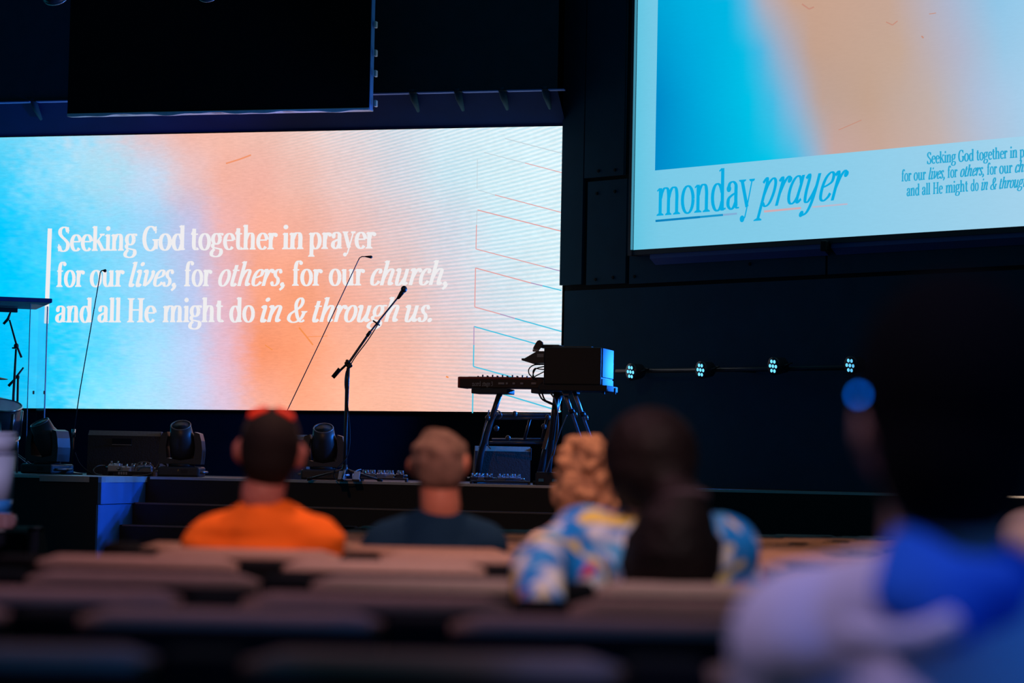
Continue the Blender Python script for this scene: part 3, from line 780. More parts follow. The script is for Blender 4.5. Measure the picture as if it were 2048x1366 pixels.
for xa, xb in ((1300, 1646), (1662, 2150)):
    sa, _ = RW.sz(xa, 500, B_S); sb, _ = RW.sz(xb, 470, B_S)
    m_ = MB()
    m_.add([Vector((s, y, zb_at(s) + dz)) for s in (sa, sb) for y, dz in ((-(B_S + 0.0), -0.10), (-(B_S + 0.0), -0.055), (-0.01, -0.16), (-0.01, -0.055))], [(0, 1, 3, 2), (4, 6, 7, 5), (0, 4, 5, 1), (2, 3, 7, 6), (0, 2, 6, 4), (1, 5, 7, 3)])
    m_.build('rail', RAILM, proj)
sa, _ = RW.sz(1655, 490, B_S)
m_ = MB(); m_.box((sa, -0.09, zb_at(sa) - 0.08), (0.07, 0.17, 0.10), bev=0.01); m_.build('rail_clip', JOINT, proj)
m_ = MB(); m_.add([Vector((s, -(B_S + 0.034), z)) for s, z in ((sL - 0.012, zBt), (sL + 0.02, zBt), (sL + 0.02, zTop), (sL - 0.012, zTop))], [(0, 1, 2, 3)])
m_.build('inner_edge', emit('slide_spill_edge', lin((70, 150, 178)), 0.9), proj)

# ================================================================== HANGING BLACK SCREEN IN FRONT OF THE VIDEO WALL
HB = 1.35
hang = thing('hanging_panel', 'wide black panel hanging above the video wall with a thin lit lower edge', 'panel')
LED.place(hang)
h0, hz0 = LED.sz(136, 231, HB); h1, hz1 = LED.sz(744, 219, HB)
h1 -= 0.03
hzt = LED.sz(748, -120, HB)[1]
def hquad(mb, s0, s1, y0, y1, za0, za1, zb0, zb1):
    vs = [Vector((s, y, z)) for s, zz in ((s0, (za0, zb0)), (s1, (za1, zb1))) for y in (y0, y1) for z in zz]
    return mb.add(vs, [(0, 1, 3, 2), (4, 6, 7, 5), (0, 4, 5, 1), (2, 3, 7, 6), (0, 2, 6, 4), (1, 5, 7, 3)])
m_ = MB(); hquad(m_, h0, h1, -HB - 0.02, -HB + 0.10, hz0 + 0.02, hz1 + 0.02, hzt, hzt); m_.build('cloth', DRAPE, hang)
m_ = MB(); hquad(m_, h0, h1, -HB - 0.022, -HB + 0.14, hz0, hz1, hz0 + 0.018, hz1 + 0.018); m_.build('bottom_batten', FRAME_M, hang)
m_ = MB(); hquad(m_, h1 + 0.002, h1 + 0.008, -HB - 0.015, -HB + 0.10, hz1, hz1, hzt, hzt); m_.build('side_batten', mat('blue_lit_batten', (0.10, 0.35, 0.85), 0.5, noise=0.1), hang)  # blue light of the video wall put into the batten colour
for y in (48, 105, 146, 206):
    s_, z_ = LED.sz(747, y, HB)
    m_ = MB(); m_.box((s_ + 0.012, -HB + 0.04, z_), (0.03, 0.06, 0.07), bev=0.008); m_.build('clip', FRAME_M, hang)
# wavy hem of the cloth showing under the batten
m_ = MB()
n = 60
vs = []
for i in range(n + 1):
    u = i / n; s = h0 + (h1 - h0) * u; z = hz0 + (hz1 - hz0) * u
    w = 0.010 + 0.010 * math.sin(u * 23) + 0.006 * math.sin(u * 57 + 1)
    vs += [(s, -HB - 0.026, z + 0.012), (s, -HB - 0.022, z - max(0.0, w)), (s, -HB + 0.10, z - max(0.0, w) * 0.4)]
fs = []
for i in range(n):
    a_ = i * 3
    fs += [(a_, a_ + 3, a_ + 4, a_ + 1), (a_ + 1, a_ + 4, a_ + 5, a_ + 2)]
m_.add(vs, fs); m_.build('hem', mat('cloth_hem', (0.85, 0.80, 0.82), 0.8, noise=0.15), hang)

# ceiling-hung stage lights of which only the lower rims show
def can_light(x, y, r, d, label):
    p = P(x, y, d)
    t = thing('stage_light', label, 'light', p, 0, 'round stage lights at the top edge')
    ax = Vector((0.10, 0.75, -0.62)).normalized()
    c = Vector((0, 0, r * 0.86))
    m_ = MB()
    pr = [(c - ax * 0.34, r * 0.6), (c - ax * 0.26, r * 0.95), (c - ax * 0.04, r), (c, r), (c, r * 0.9), (c - ax * 0.20, r * 0.85)]
    m_.rings(pr, 28, True); m_.build('housing', GEAR, t)
    m_ = MB(); m_.torus(c, r * 0.97, r * 0.07, ax, 32, 8); m_.build('rim', mat('light_rim', (0.45, 0.46, 0.5), 0.35, 0.5, noise=0.1), t)
    m_ = MB(); m_.cyl(c - ax * 0.16, c - ax * 0.15, r * 0.84, n=24); m_.build('lens', mat('dark_lens', (0.03, 0.03, 0.04), 0.1, noise=0.1), t)
    m_ = MB()
    top = c - ax * 0.16 + Vector((0, 0, r * 1.9))
    for sg_ in (-1, 1): m_.tube([c - ax * 0.16 + Vector((sg_ * r * 1.05, 0, 0)), c - ax * 0.16 + Vector((sg_ * r * 1.05, 0, r * 1.3)), top], 0.012, 6, False)
    m_.build('yoke', GEAR, t)
    m_ = MB(); m_.cyl(top, top + Vector((0, 0, 1.6)), 0.015, n=8); m_.build('hanger', GEAR, t)
can_light(111, 15, 0.125, 23.4, 'round black stage light with glinting rim at the top left corner')
can_light(416, 8, 0.10, 23.4, 'smaller round stage light with thin lit rim above the black hanging panel')
# ================================================================== STAGE GEAR
def at_stage(name, label, cat, x, d, group=None):
    return thing(name, label, cat, PX(x, d, STAGE_Z), 0, group)

# ---- boom microphone stand at the front of the stage
def mic_boom():
    d = 23.05
    t = at_stage('microphone_stand', 'black boom microphone stand leaning right at the front of the stage', 'microphone stand', 690, d)
    Q = lambda x, y, dd=0.0: P(x, y, d + dd)
    hub = Q(689.5, 944); piv = Q(697, 729)
    MB().rings([(hub, 0.020), (Q(691, 880), 0.018), (Q(693, 812), 0.018), (Q(694, 780), 0.020), (Q(695, 760), 0.020), (Q(696.5, 736), 0.017)], 12).build('pole', SATIN, t, True)
    for ex, ey, dd in ((614, 955, -0.05), (765, 957, -0.05), (684, 962, -0.42)):
        e = PX(ex, d + dd, STAGE_Z + 0.012)
        lg = MB().rings([(hub + Vector((0, 0, 0.03)), 0.014), (hub.lerp(e, 0.15) + Vector((0, 0, 0.02)), 0.013), (e, 0.010)], 8).build('leg', SATIN, t, True)
        f_ = MB().cyl(e + (hub - e).normalized() * 0.05, e, 0.015, n=8).mesh('rubber_foot', t.location)
        link('rubber_foot', f_, RUBBER, lg)
    MB().rings([(hub + Vector((0, 0, -0.02)), 0.030), (hub + Vector((0, 0, 0.02)), 0.032), (hub + Vector((0, 0, 0.07)), 0.022)], 12).build('hub', PLASTIC, t, True)
    MB().box(piv, (0.055, 0.05, 0.075), Matrix.Rotation(-0.6, 3, 'Y'), 0.012).build('clutch', PLASTIC, t, True)
    MB().cyl(piv + Vector((-0.01, -0.06, 0.03)), piv + Vector((-0.01, 0.0, 0.03)), 0.016, n=10).build('wing_knob', PLASTIC, t, True)
    MB().rings([(Q(676, 745), 0.011), (Q(700, 722), 0.012), (Q(738, 667), 0.012), (Q(738.5, 666), 0.009), (Q(800, 590), 0.008)], 10).build('boom', SATIN, t, True)
    MB().cyl(Q(665.5, 755), Q(680, 738), 0.020, 0.022, 12).build('counterweight', RUBBER, t, True)
    MB().cyl(Q(734, 672), Q(741, 663), 0.016, n=10).build('lock_collar', PLASTIC, t, True)
    MB().torus(Q(752.7, 646), 0.035, 0.008, Q(760, 636) - Q(750, 650), 20, 6).build('cable_ring', PLASTIC, t, True)
    MB().cap(Q(796, 596), 0.013, Q(803, 586), 0.021).build('mic_clip', PLASTIC, t, True)
    m = thing('microphone', 'handheld vocal microphone clipped on the boom stand', 'microphone', Q(797, 596))
    MB().rings([(Q(796.5, 597), 0.012), (Q(804, 585), 0.022), (Q(805, 583.5), 0.026)], 12).build('body', SATIN, m, True)
    MB().ell(Q(808, 578.5), (0.031, 0.031, 0.034), None, 16, 12).build('grille', mat('mic_grille', (0.08, 0.08, 0.09), 0.35, 0.6, noise=0.3, nscale=200), m, True)
    cb = thing('cable', 'thin black cable hanging in a loop beside the boom stand pole', 'cable', Q(690, 960))
    MB().tube([Q(760, 642), Q(736, 680), Q(712, 712), Q(698, 735), Q(692, 745, -.02), Q(690, 770, -.03), Q(694, 800, -.03), Q(699, 850, -.03), Q(699, 890, -.03), Q(693, 915, -.03), Q(680, 930, -.04), Q(668, 943, -.05), Q(670, 957, -.1), Q(684, 961, -.2), PX(720, 22.85, STAGE_Z + .01)], 0.0055, 6).build('cable_jacket', RUBBER, cb, True)
mic_boom()

# ---- two thin wand microphones on tall stands
def wand(pts, base_px, d, r, label, mcol):
    t = at_stage('wand_microphone', label, 'microphone', base_px, d, 'thin wand microphones')
    Q = lambda x, y: P(x, y, d)
    pp = [Q(*p) for p in pts]
    b = PX(base_px, d, STAGE_Z + 0.03)
    MB().tube([b, pp[0]], r * 1.3, 8, False).build('stand_tube', SATIN, t, True)
    MB().tube(pp[:-1] , r, 6, False).build('wand', mcol, t, True)
    MB().cap(pp[-2], r * 1.2, pp[-1], r * 3.0).build('capsule_head', SATIN, t, True)
    m_ = MB(); c = PX(base_px, d, STAGE_Z); m_.rings([(c, 0.11), (c + Vector((0, 0, 0.012)), 0.11), (c + Vector((0, 0, 0.03)), 0.02)], 20); m_.build('base', SATIN, t, True)
    m_ = MB(); m_.cyl(pp[0] - Vector((0, 0, 0.03)), pp[0] + Vector((0, 0, 0.05)), 0.02, n=10); m_.build('clamp', CHROME, t, True)
WAND = mat('wand_rod', (0.05, 0.055, 0.06), 0.35, 0.4, noise=0.1)
wand([(147, 868), (160, 780), (199, 556), (200.5, 545), (203, 541.5), (206, 541), (210, 541.5)], 143, 24.4, 0.0058, 'thin wand microphone on tall stand in front of the words for our', WAND)
wand([(545, 884), (575, 820), (640, 684), (716, 522), (719, 516), (724, 513), (731, 513), (742, 514)], 516, 23.9, 0.0052, 'long thin wand microphone slanting across the coral part of the video wall', WAND)

# ---- moving head lights
def mover(x, d, yaw, label, head_yaw=0.0, tilt=(0.0, -0.50, 0.86), sc=1.0):
    t = at_stage('moving_head_light', label, 'light', x, d, 'moving head lights along the stage front')
    t.rotation_euler = (0, 0, yaw)
    s = sc
    MB().box((0, 0, 0.055 * s), (0.41 * s, 0.34 * s, 0.10 * s), bev=0.02).build('base', GEAR, t)
    for sg in (-1, 1):
        hd = MB(); hd.tube([(sg * .205 * s, -.10, .055), (sg * .235 * s, -.10, .055), (sg * .235 * s, .10, .055), (sg * .205 * s, .10, .055)], 0.011, 6, False)
        hd.build('carry_handle', mat('handle_grey', (0.30, 0.31, 0.33), 0.4, 0.3, noise=0.1), t)
    MB().cyl((0, 0, 0.10 * s), (0, 0, 0.135 * s), 0.13 * s, n=24).build('pan_collar', PLASTIC, t)
    m_ = MB()
    prof = [(-0.205, 0.13), (0.205, 0.13), (0.212, 0.20), (0.215, 0.27), (0.205, 0.36), (0.185, 0.43), (0.135, 0.445), (0.13, 0.40), (0.145, 0.30), (0.135, 0.19), (0.0, 0.165), (-0.135, 0.19), (-0.145, 0.30), (-0.13, 0.40), (-0.135, 0.445), (-0.185, 0.43), (-0.205, 0.36), (-0.215, 0.27), (-0.212, 0.20)]
    n = len(prof)
    vs = [(a * s, -0.09 * s, b * s) for a, b in prof] + [(a * s, 0.09 * s, b * s) for a, b in prof]
    m_.add(vs, [tuple(range(n)), tuple(range(2 * n - 1, n - 1, -1))] + [(i, n + i, n + (i + 1) % n, (i + 1) % n) for i in range(n)])
    m_.build('yoke', GEAR, t)
    ax = Matrix.Rotation(head_yaw, 3, 'Z') @ Vector(tilt).normalized()
    c = Vector((0, 0, 0.335 * s))
    hd = MB().rings([(c - ax * .19 * s, .07 * s), (c - ax * .17 * s, .115 * s), (c - ax * .05 * s, .128 * s), (c + ax * .06 * s, .128 * s), (c + ax * .10 * s, .112 * s), (c + ax * .20 * s, .100 * s), (c + ax * .20 * s, .088 * s), (c + ax * .11 * s, .082 * s)], 28)
    h = hd.build('head', GEAR, t)
    MB().torus(c + ax * .20 * s, .094 * s, .007 * s, ax, 32, 8).build('lens_ring', mat('lens_ring', (0.22, 0.22, 0.23), 0.35, 0.4, noise=0.1), h)
    MB().ell(c + ax * .115 * s, (.08 * s, .08 * s, .03 * s), ax.to_track_quat('Z', 'Y').to_matrix(), 20, 10).build('lens', mat('warm_lens', (0.16, 0.12, 0.09), 0.12, noise=0.2), h)
    m_ = MB(); m_.box((.06 * s, -0.171 * s, .06 * s), (.07 * s, .004, .035 * s)); m_.build('display_panel', PLASTIC, t)
    return t
mover(94, 23.95, math.radians(-32), 'moving head light at the far left turned sideways beside the clear shield', math.radians(12), (-0.25, -0.42, 0.86))
m2 = mover(363, 23.75, math.radians(-4), 'moving head light beside the wide floor monitor, lens facing up')
mover(647, 23.75, math.radians(-3), 'moving head light between the orange shirt man and the boom stand')
# small yellow hazard mark on the middle light's base
m_ = MB(); z = 0.07
m_.add([(0.008, -0.1715, z + .014), (-.007, -.1715, z), (.0, -.1715, z), (-.006, -.1715, z - .014), (.008, -.1715, z + .003), (.001, -.1715, z + .003)], [(0, 1, 2, 5), (5, 2, 3, 4)])
m_.build('hazard_mark', mat('yellow_mark', (0.9, 0.6, 0.05), 0.6, noise=0.05), m2)

# ---- floor monitors
WEDGE_M = mat('monitor_paint', (0.060, 0.048, 0.038), 0.8, noise=0.2, nscale=60, bump=0.2)
WEDGE_TOP = mat('monitor_lit_edge', (0.36, 0.26, 0.18), 0.7, noise=0.25, nscale=50)  # light on the top edge put into this paler copy of the paint
def wedge(x0, x1, ytop, d, label, yaw=0.0, hand=True):
    xc = (x0 + x1) / 2
    t = at_stage('floor_monitor', label, 'monitor', xc, d, 'floor monitors on the stage'); t.rotation_euler = (0, 0, yaw)
    w = (x1 - x0) * d / FPX; h = P(xc, ytop, d).z - STAGE_Z
    m_ = MB(); prof = [(-.02, 0), (0.42, 0), (0.42, 0.12), (0.10, h), (0.045, h), (0.0, h - 0.045)]
    n = len(prof)
    for_ = [(sx * w / 2, y, z) for sx in (-1, 1) for y, z in prof]
    m_.add(for_, [tuple(range(n)), tuple(range(2 * n - 1, n - 1, -1))] + [(i, n + i, n + (i + 1) % n, (i + 1) % n) for i in range(n)])
    m_.build('cabinet', WEDGE_M, t)
    m_ = MB(); a = math.atan2(0.045, 0.045)
    m_.add([(-w / 2, -.002, h - .047), (w / 2, -.002, h - .047), (w / 2, .045, h + .002), (-w / 2, .045, h + .002)], [(0, 1, 2, 3)])
    m_.build('top_edge', WEDGE_TOP, t)
    if hand:
        m_ = MB(); m_.box((-.03 * w, -.004, h - .105), (.27 * w, .010, .060), bev=.004); hh = m_.build('handle_pocket', JOINT, t)
        m_ = MB(); m_.box((-.03 * w, -.014, h - .138), (.26 * w, .02, .008)); m_.build('handle_lip', WEDGE_TOP, hh)
    m_ = MB(); m_.add([(-w / 2 + .02, .415, .135), (w / 2 - .02, .415, .135), (w / 2 - .02, .115, h - .004), (-w / 2 + .02, .115, h - .004)], [(0, 1, 2, 3)]); m_.build('grille', PLASTIC, t)
    m_ = MB(); m_.box((w / 2 + .004, .04, h - .07), (.008, .09, .12), bev=.003); m_.build('corner_guard', GEAR, t)
wedge(173, 320, 862, 24.3, 'wide brownish floor monitor with a recessed handle at the left', math.radians(-4))
wedge(505, 612, 869, 24.35, 'floor monitor mostly hidden behind the head of the man in orange', 0, False)
wedge(949, 1060, 893, 23.6, 'dark blank floor monitor under the keyboard stand', math.radians(4), False)

# ---- pedals and small boxes on the stage lip
PED_BLUE = mat('pedal_blue_grey', (0.20, 0.24, 0.30), 0.4, 0.2, noise=0.2)
PED_WHITE = mat('pedal_cream', (0.62, 0.55, 0.52), 0.5, noise=0.1)
PED_DARK = mat('pedal_black', (0.03, 0.03, 0.035), 0.4, noise=0.2)
def pedal(x, d, z, w, h, dep, m, label, group, knobs=3, yaw=0.0):
    p = PX(x, d, z)
    t = thing('effects_pedal', label, 'pedal', p, yaw, group)
    m_ = MB(); m_.add([(sx * w / 2, y, zz) for sx in (-1, 1) for y, zz in ((-dep / 2, 0), (dep / 2, 0), (dep / 2, h), (-dep / 2, h * .7))], [(0, 1, 2, 3), (7, 6, 5, 4), (0, 4, 5, 1), (1, 5, 6, 2), (2, 6, 7, 3), (3, 7, 4, 0)])
    m_.build('body', m, t)
    for k in range(knobs):
        xx = -w * .32 + w * .64 * k / max(1, knobs - 1)
        m_ = MB(); m_.cyl((xx, dep * .25, h * .9), (xx, dep * .25, h + .022), .011, .009, 10); m_.build('knob', CHROME if k % 2 else GREY_GEAR, t)
    m_ = MB(); m_.cyl((0, -dep * .25, h * .75), (0, -dep * .25, h * .75 + .02), .010, n=10); m_.build('footswitch', CHROME, t)
    for sg in (-1, 1):
        m_ = MB(); m_.cyl((sg * w * .5, dep * .1, h * .45), (sg * (w * .5 + .035), dep * .1, h * .45), .009, n=8); m_.build('jack', CHROME, t)
def board(x0, x1, d, label, h=0.05, dep=0.30):
    xc = (x0 + x1) / 2; w = (x1 - x0) * d / FPX
    t = at_stage('pedalboard', label, 'pedalboard', xc, d)
    for yy in (-dep / 2 + .04, 0, dep / 2 - .04):
        MB().box((0, yy, h - .008), (w, .06, .016), bev=.004).build('rail', PED_DARK, t)
    for sg in (-1, 1): MB().box((sg * (w / 2 - .01), 0, h / 2 - .004), (.02, dep, h - .012), bev=.003).build('end_plate', PED_DARK, t)
    return STAGE_Z + h
zb = board(218, 310, 23.9, 'low black pedalboard in front of the wide left floor monitor')
pedal(228, 23.88, zb, .10, .075, .12, PED_WHITE, 'cream box at the left end of the left pedalboard', 'pedals on the left pedalboard', 2)
pedal(250, 23.84, zb, .09, .05, .12, PED_WHITE, 'cream pedal tilted beside the cream box on the left pedalboard', 'pedals on the left pedalboard', 2, .5)
pedal(268, 23.94, zb, .08, .055, .12, PED_BLUE, 'small blue grey pedal in the middle of the left pedalboard', 'pedals on the left pedalboard', 3)
pedal(290, 23.94, zb, .13, .065, .12, PED_BLUE, 'wider blue grey pedal at the right end of the left pedalboard', 'pedals on the left pedalboard', 3)
m_ = MB(); pp_ = PX(246, 23.72, STAGE_Z); m_.box(pp_ + Vector((0, 0, .03)), (.11, .05, .05), bev=.006)
t = thing('power_box', 'small dark box with a pale printed face before the left pedalboard', 'box', pp_); m_.build('body', PED_DARK, t, True)
for k in range(4):
    m_ = MB(); m_.box(pp_ + Vector((-.036 + .024 * k, -.026, .03)), (.016, .004, .026)); m_.build('socket', GREY_GEAR, t, True)
zb = board(722, 815, 23.3, 'low black pedalboard right of the boom microphone stand', 0.04)
for i, (x, m, w) in enumerate(((730, PED_DARK, .07), (744, PED_BLUE, .06), (762, PED_BLUE, .08), (779, GREY_GEAR, .08), (800, PED_DARK, .07))):
    pedal(x, 23.28 + .03 * (i % 2), zb, w, .05, .12, m, '%s pedal from the left on the pedalboard right of the boom stand' % nth(i), 'pedals right of the boom stand', 3)
zb = board(942, 1060, 23.1, 'low black pedalboard below the keyboard', 0.035)
for i, (x, m, w) in enumerate(((948, PED_DARK, .06), (962, PED_BLUE, .06), (978, PED_DARK, .07), (1003, PED_BLUE, .07), (1019, PED_BLUE, .07), (1034, PED_BLUE, .07))):
    pedal(x, 23.08 + .03 * (i % 2), zb, w, .045, .11, m, '%s pedal from the left on the pedalboard below the keyboard' % nth(i), 'pedals below the keyboard', 2)
def cable(pts, r, label, m=RUBBER):
    pp = [Vector(p) for p in pts]
    t = thing('cable', label, 'cable', pp[0])
    MB().tube(pp, r, 6).build('cable_jacket', m, t, True)
CAB = mat('grey_cable', (0.16, 0.15, 0.15), 0.45, noise=0.1)
cable([PX(210, 23.9, STAGE_Z + .10), P(196, 932, 23.85), P(187, 940, 23.8), P(192, 948, 23.75), PX(204, 23.7, STAGE_Z + .01)], .006, 'grey cable looping off the left end of the left pedalboard', CAB)
cable([P(268, 940, 23.75), P(276, 927, 23.75), P(292, 924, 23.75), P(306, 933, 23.75), P(304, 946, 23.75), P(285, 951, 23.72), P(264, 952, 23.7)], .006, 'grey cable coiled over the right end of the left pedalboard', CAB)
cable([P(308, 942, 23.7), P(316, 930, 23.7), P(322.5, 914.5, 23.7), P(324, 925, 23.7), P(332, 930, 23.72), P(333, 938, 23.75)], .008, 'pale cable standing up in a peak before the moving head light', CAB)
cable([P(150, 905, 24.0), P(158, 925, 23.95), P(172, 940, 23.9), PX(186, 23.85, STAGE_Z + .01)], .006, 'dark cable trailing from the first wand microphone base')
cable([P(705, 960, 22.9), P(706, 948, 23.1), P(714, 941, 23.2), P(722, 939, 23.25)], .006, 'short pale cable into the pedalboard beside the boom stand', CAB)
cable([P(940, 964, 23.0), P(975, 962, 23.0), P(1015, 957, 23.0), P(1045, 960, 23.0), PX(1060, 22.95, STAGE_Z + .01)], .006, 'cable lying before the pedalboard below the keyboard', CAB)
# small wedge pedals by the boom stand foot
for i, (x, l) in enumerate(((683, 'slanted blue lit foot pedal under the hub of the boom stand'), (713, 'slanted foot pedal left of the pedalboard by the boom stand'))):
    t = at_stage('volume_pedal', l, 'pedal', x, 22.86)
    MB().box((0, 0, .012), (.07, .2, .022), bev=.005).build('base', PED_DARK, t)
    MB().box((0, 0, .055), (.06, .19, .014), Matrix.Rotation(math.radians(24), 3, 'X'), .004).build('treadle', PED_BLUE, t)

# ---- keyboard on its stand
KB = Frame(PX(1000, 23.25, 0), YL)
kb = thing('keyboard', 'long red stage keyboard seen from behind on a black stand', 'keyboard'); KB.place(kb)
k0, kz1 = KB.sz(918, 753.5); _, kz0 = KB.sz(918, 775.5); k1 = k0 + 1.18
KRED = mat('keyboard_red', (0.42, 0.055, 0.03), 0.45, noise=0.12, nscale=10)
MB().box(((k0 + k1) / 2, .165, (kz0 + kz1) / 2 - .004), (k1 - k0, .33, kz1 - kz0 - .012), bev=.008).build('chassis', mat('keyboard_back', (0.035, 0.022, 0.022), 0.45, noise=0.1), kb)
MB().box(((k0 + k1) / 2, .165, kz1 - .009), (k1 - k0, .335, .022), bev=.005).build('top_plate', KRED, kb)
for sg, ss in ((-1, k0), (1, k1)): MB().box((ss, .165, (kz0 + kz1) / 2), (.022, .34, kz1 - kz0), bev=.006).build('end_cheek', KRED, kb)
for i in range(15):
    m_ = MB(); ss = k0 + .17 + .033 * i + .008 * ((i * 7) % 3); m_.cyl((ss, .08 + .02 * (i % 3), kz1), (ss, .08 + .02 * (i % 3), kz1 + .014 + .006 * ((i * 5) % 3)), .008, n=8); m_.build('knob', PLASTIC, kb)
m_ = MB()
for i in range(44):
    m_.box((k0 + .03 + (k1 - k0 - .06) * (i + .5) / 44, .285, kz1 + .006), ((k1 - k0 - .06) / 44 * .9, .11, .012))
mk = m_.build('key_bed', mat('ivory_keys', (0.7, 0.68, 0.64), 0.35, noise=0.05), kb)
m_ = MB()
for t_, xa, xb in (('nord', 944, 961.5), ('stage', 964.5, 980), ('3', 982, 985.5)):
    put_word(m_, KB, 0.006, word_polys(t_, 0, 9.0, 9.0), xa, xb, 772, 771.6, 6.0)
m_.build('lettering', mat('grey_print', (0.75, 0.78, 0.85), 0.6, noise=0.05), kb)
for x, w in ((1003, .06), (1014, .02), (1028, .025), (1044, .03), (1068, .05)):
    s_, z_ = KB.sz(x, 767); m_ = MB(); m_.box((s_, -.006, z_), (w, .014, .02), bev=.003); m_.build('socket', GREY_GEAR, kb)

ks = thing('keyboard_stand', 'black tubular keyboard stand with round knobs and cross rails', 'stand'); ks.location = KB.w(0, 0, STAGE_Z); ks.rotation_euler = (0, 0, -YL)
def K(x, y, b=0.0):
    s, z = KB.sz(x, y, b); return Vector((s, -b, z - STAGE_Z))
for xa, xb, yy in ((946, 1018, 782.5), (1065, 1150, 782)):
    c = (K(xa, yy, -.03) + K(xb, yy, -.03)) / 2
    MB().box(c + Vector((0, .08, 0)), ((K(xb, yy) - K(xa, yy)).x, .30, .05), bev=.008).build('support_arm', SATIN, ks)
for pts in ([(1000, 786), (988, 822), (975, 862), (962, 905), (955, 950)], [(1121, 786), (1110, 826), (1101, 866), (1090, 905), (1080, 950)]):
    MB().rings([(K(x, y, -.05), .028 if i < 2 else .032) for i, (x, y) in enumerate(pts)], 10).build('leg', SATIN, ks)
    c = K(*pts[-1], -.05); MB().box((c.x, .12, .02), (.06, .5, .04), bev=.008).build('foot', RUBBER, ks)
for xa, xb, y0, b in ((986, 1104, 830, -.06), (990, 1100, 836.5, -.02), (984, 1092, 879, -.06), (978, 1086, 885.5, -.02)):
    MB().tube([K(xa, y0, b), K(xb, y0, b)], .013, 8, False).build('cross_rail', mat('rail_metal', (0.16, 0.165, 0.18), 0.3, 0.6, noise=0.1), ks)
for xa, ya, xb, yb in ((1060, 838, 1049, 879), (1094, 836, 1084, 879)):
    MB().tube([K(xa, ya, -.02), K(xb, yb, -.02)], .014, 8, False).build('brace', SATIN, ks)
KNOBW = mat('stand_knob', (0.10, 0.09, 0.085), 0.35, noise=0.1)
for x, y in ((975.5, 836), (993, 857), (1016, 876.5), (1029.5, 828), (1096, 834.5), (1088, 853)):
    MB().ell(K(x, y, .03), (.026, .026, .028), None, 14, 10).build('knob', KNOBW, ks)
MB().box(K(1096, 866, .0), (.04, .03, .32), Matrix.Rotation(.25, 3, 'Y'), .006).build('wood_strut', mat('strut_brown', (0.20, 0.12, 0.06), 0.6, noise=0.3, nscale=20), ks)
for i, (pts, l) in enumerate((([(978, 800 + 20), (974, 836), (968, 858), (963, 880), (958, 896)], 'thin cable running down the left leg of the keyboard stand'),
        ([(996, 826), (985, 842), (978, 866), (975, 888), (982, 898)], 'second thin cable twisting down inside the left leg of the keyboard stand'),
        ([(990, 832), (993, 822), (1000, 824), (1003, 832), (998, 838)], 'small curl of cable at the left joint of the keyboard stand'))):
    cable([KB.w(KB.sz(x, y, .04)[0], .04, KB.sz(x, y, .04)[1]) for x, y in pts], .006, l, CAB)

# ---- rack case beside the keyboard
RK = Frame(PX(1088, 22.66, 0), YL)
rk = thing('rack_case', 'black boxy rack case with blue lit right side behind the keyboard', 'case'); RK.place(rk)
r0, rz1 = RK.sz(1088, 694); r1, _ = RK.sz(1203, 694); _, rz0 = RK.sz(1088, 769)
CASE = mat('case_black', (0.022, 0.023, 0.026), 0.6, noise=0.15)
CASE_SIDE = mat('case_side_grey', (0.018, 0.024, 0.036), 0.6, noise=0.08)
MB().box(((r0 + r1) / 2, .27, (rz0 + rz1) / 2), (r1 - r0, .54, rz1 - rz0), bev=.012).build('body', CASE, rk)
MB().box((r1 + .006, .27, rz0 + (rz1 - rz0) * .60), (.012, .50, (rz1 - rz0) * .78), bev=.004).build('side_panel', CASE_SIDE, rk)
MB().box((r1 + .004, .27, rz0 + (rz1 - rz0) * .085), (.016, .50, (rz1 - rz0) * .17), bev=.004).build('side_band', CASE_SIDE, rk)
for x, w in ((1119, .16), (1138, .05), (1150, .08), (1168, .12)):
    s_, _ = RK.sz(x, 694); MB().box((s_, .10, rz1 + .006), (w, .08, .014), bev=.004).build('lid_fitting', GEAR, rk)
MB().box((r0 + .012, .30, rz1 + .016), (.20, .3, .03), bev=.01).build('lid', CASE, rk)
# tray and feet under it
MB().box(((r0 + r1) / 2 + .02, .20, rz0 - .03), (r1 - r0 + .10, .50, .055), bev=.006).build('tray', CASE, rk)
for x in (1207, 1229):
    s_, _ = RK.sz(x, 778); MB().box((s_, .02, rz0 - .055), (.018, .03, .06), bev=.004).build('foot_peg', CASE_SIDE, rk)
m_ = MB(); s_, z_ = RK.sz(1171, 768); m_.box((s_, -.013, rz0 - .028), (.075, .004, .010)); m_.build('name_strip', mat('dim_print', (0.12, 0.12, 0.13), 0.6, noise=0.3, nscale=100), rk)
st = thing('tripod_stand', 'black stand with two long blue lit legs under the rack case', 'stand'); st.location = RK.w(0, 0, STAGE_Z); st.rotation_euler = (0, 0, -YL)
def R_(x, y, b=0.0):
    s, z = RK.sz(x, y, b); return Vector((s, -b, z - STAGE_Z))
LEGM = mat('bright_leg_metal', (0.30, 0.31, 0.34), 0.35, 0.4, noise=0.1)
for xa, ya, xm, ym, xb, yb in ((1127, 780, 1142, 822, 1186, 948), (1146, 777, 1164, 828, 1208, 948)):
    lg = MB().rings([(R_(xa, ya, -.10), .020), (R_(xm, ym, -.10), .020), (R_(xm + .5, ym + 1, -.10), .014), (R_(xb, yb, -.10), .014)], 10).build('leg', LEGM, st)
    MB().cyl(R_(xm, ym - 3, -.10), R_(xm + 3, ym + 5, -.10), .028, n=10).build('leg_collar', PLASTIC, lg)
    MB().cyl(R_(xm + 9, ym + 3, -.10), R_(xm + 11, ym + 12, -.10), .012, n=8).build('collar_knob', LEGM, lg)
MB().rings([(R_(1114, 784, -.12), .03), (R_(1108, 830, -.12), .03), (R_(1096, 948, -.12), .03)], 10).build('back_leg', SATIN, st)
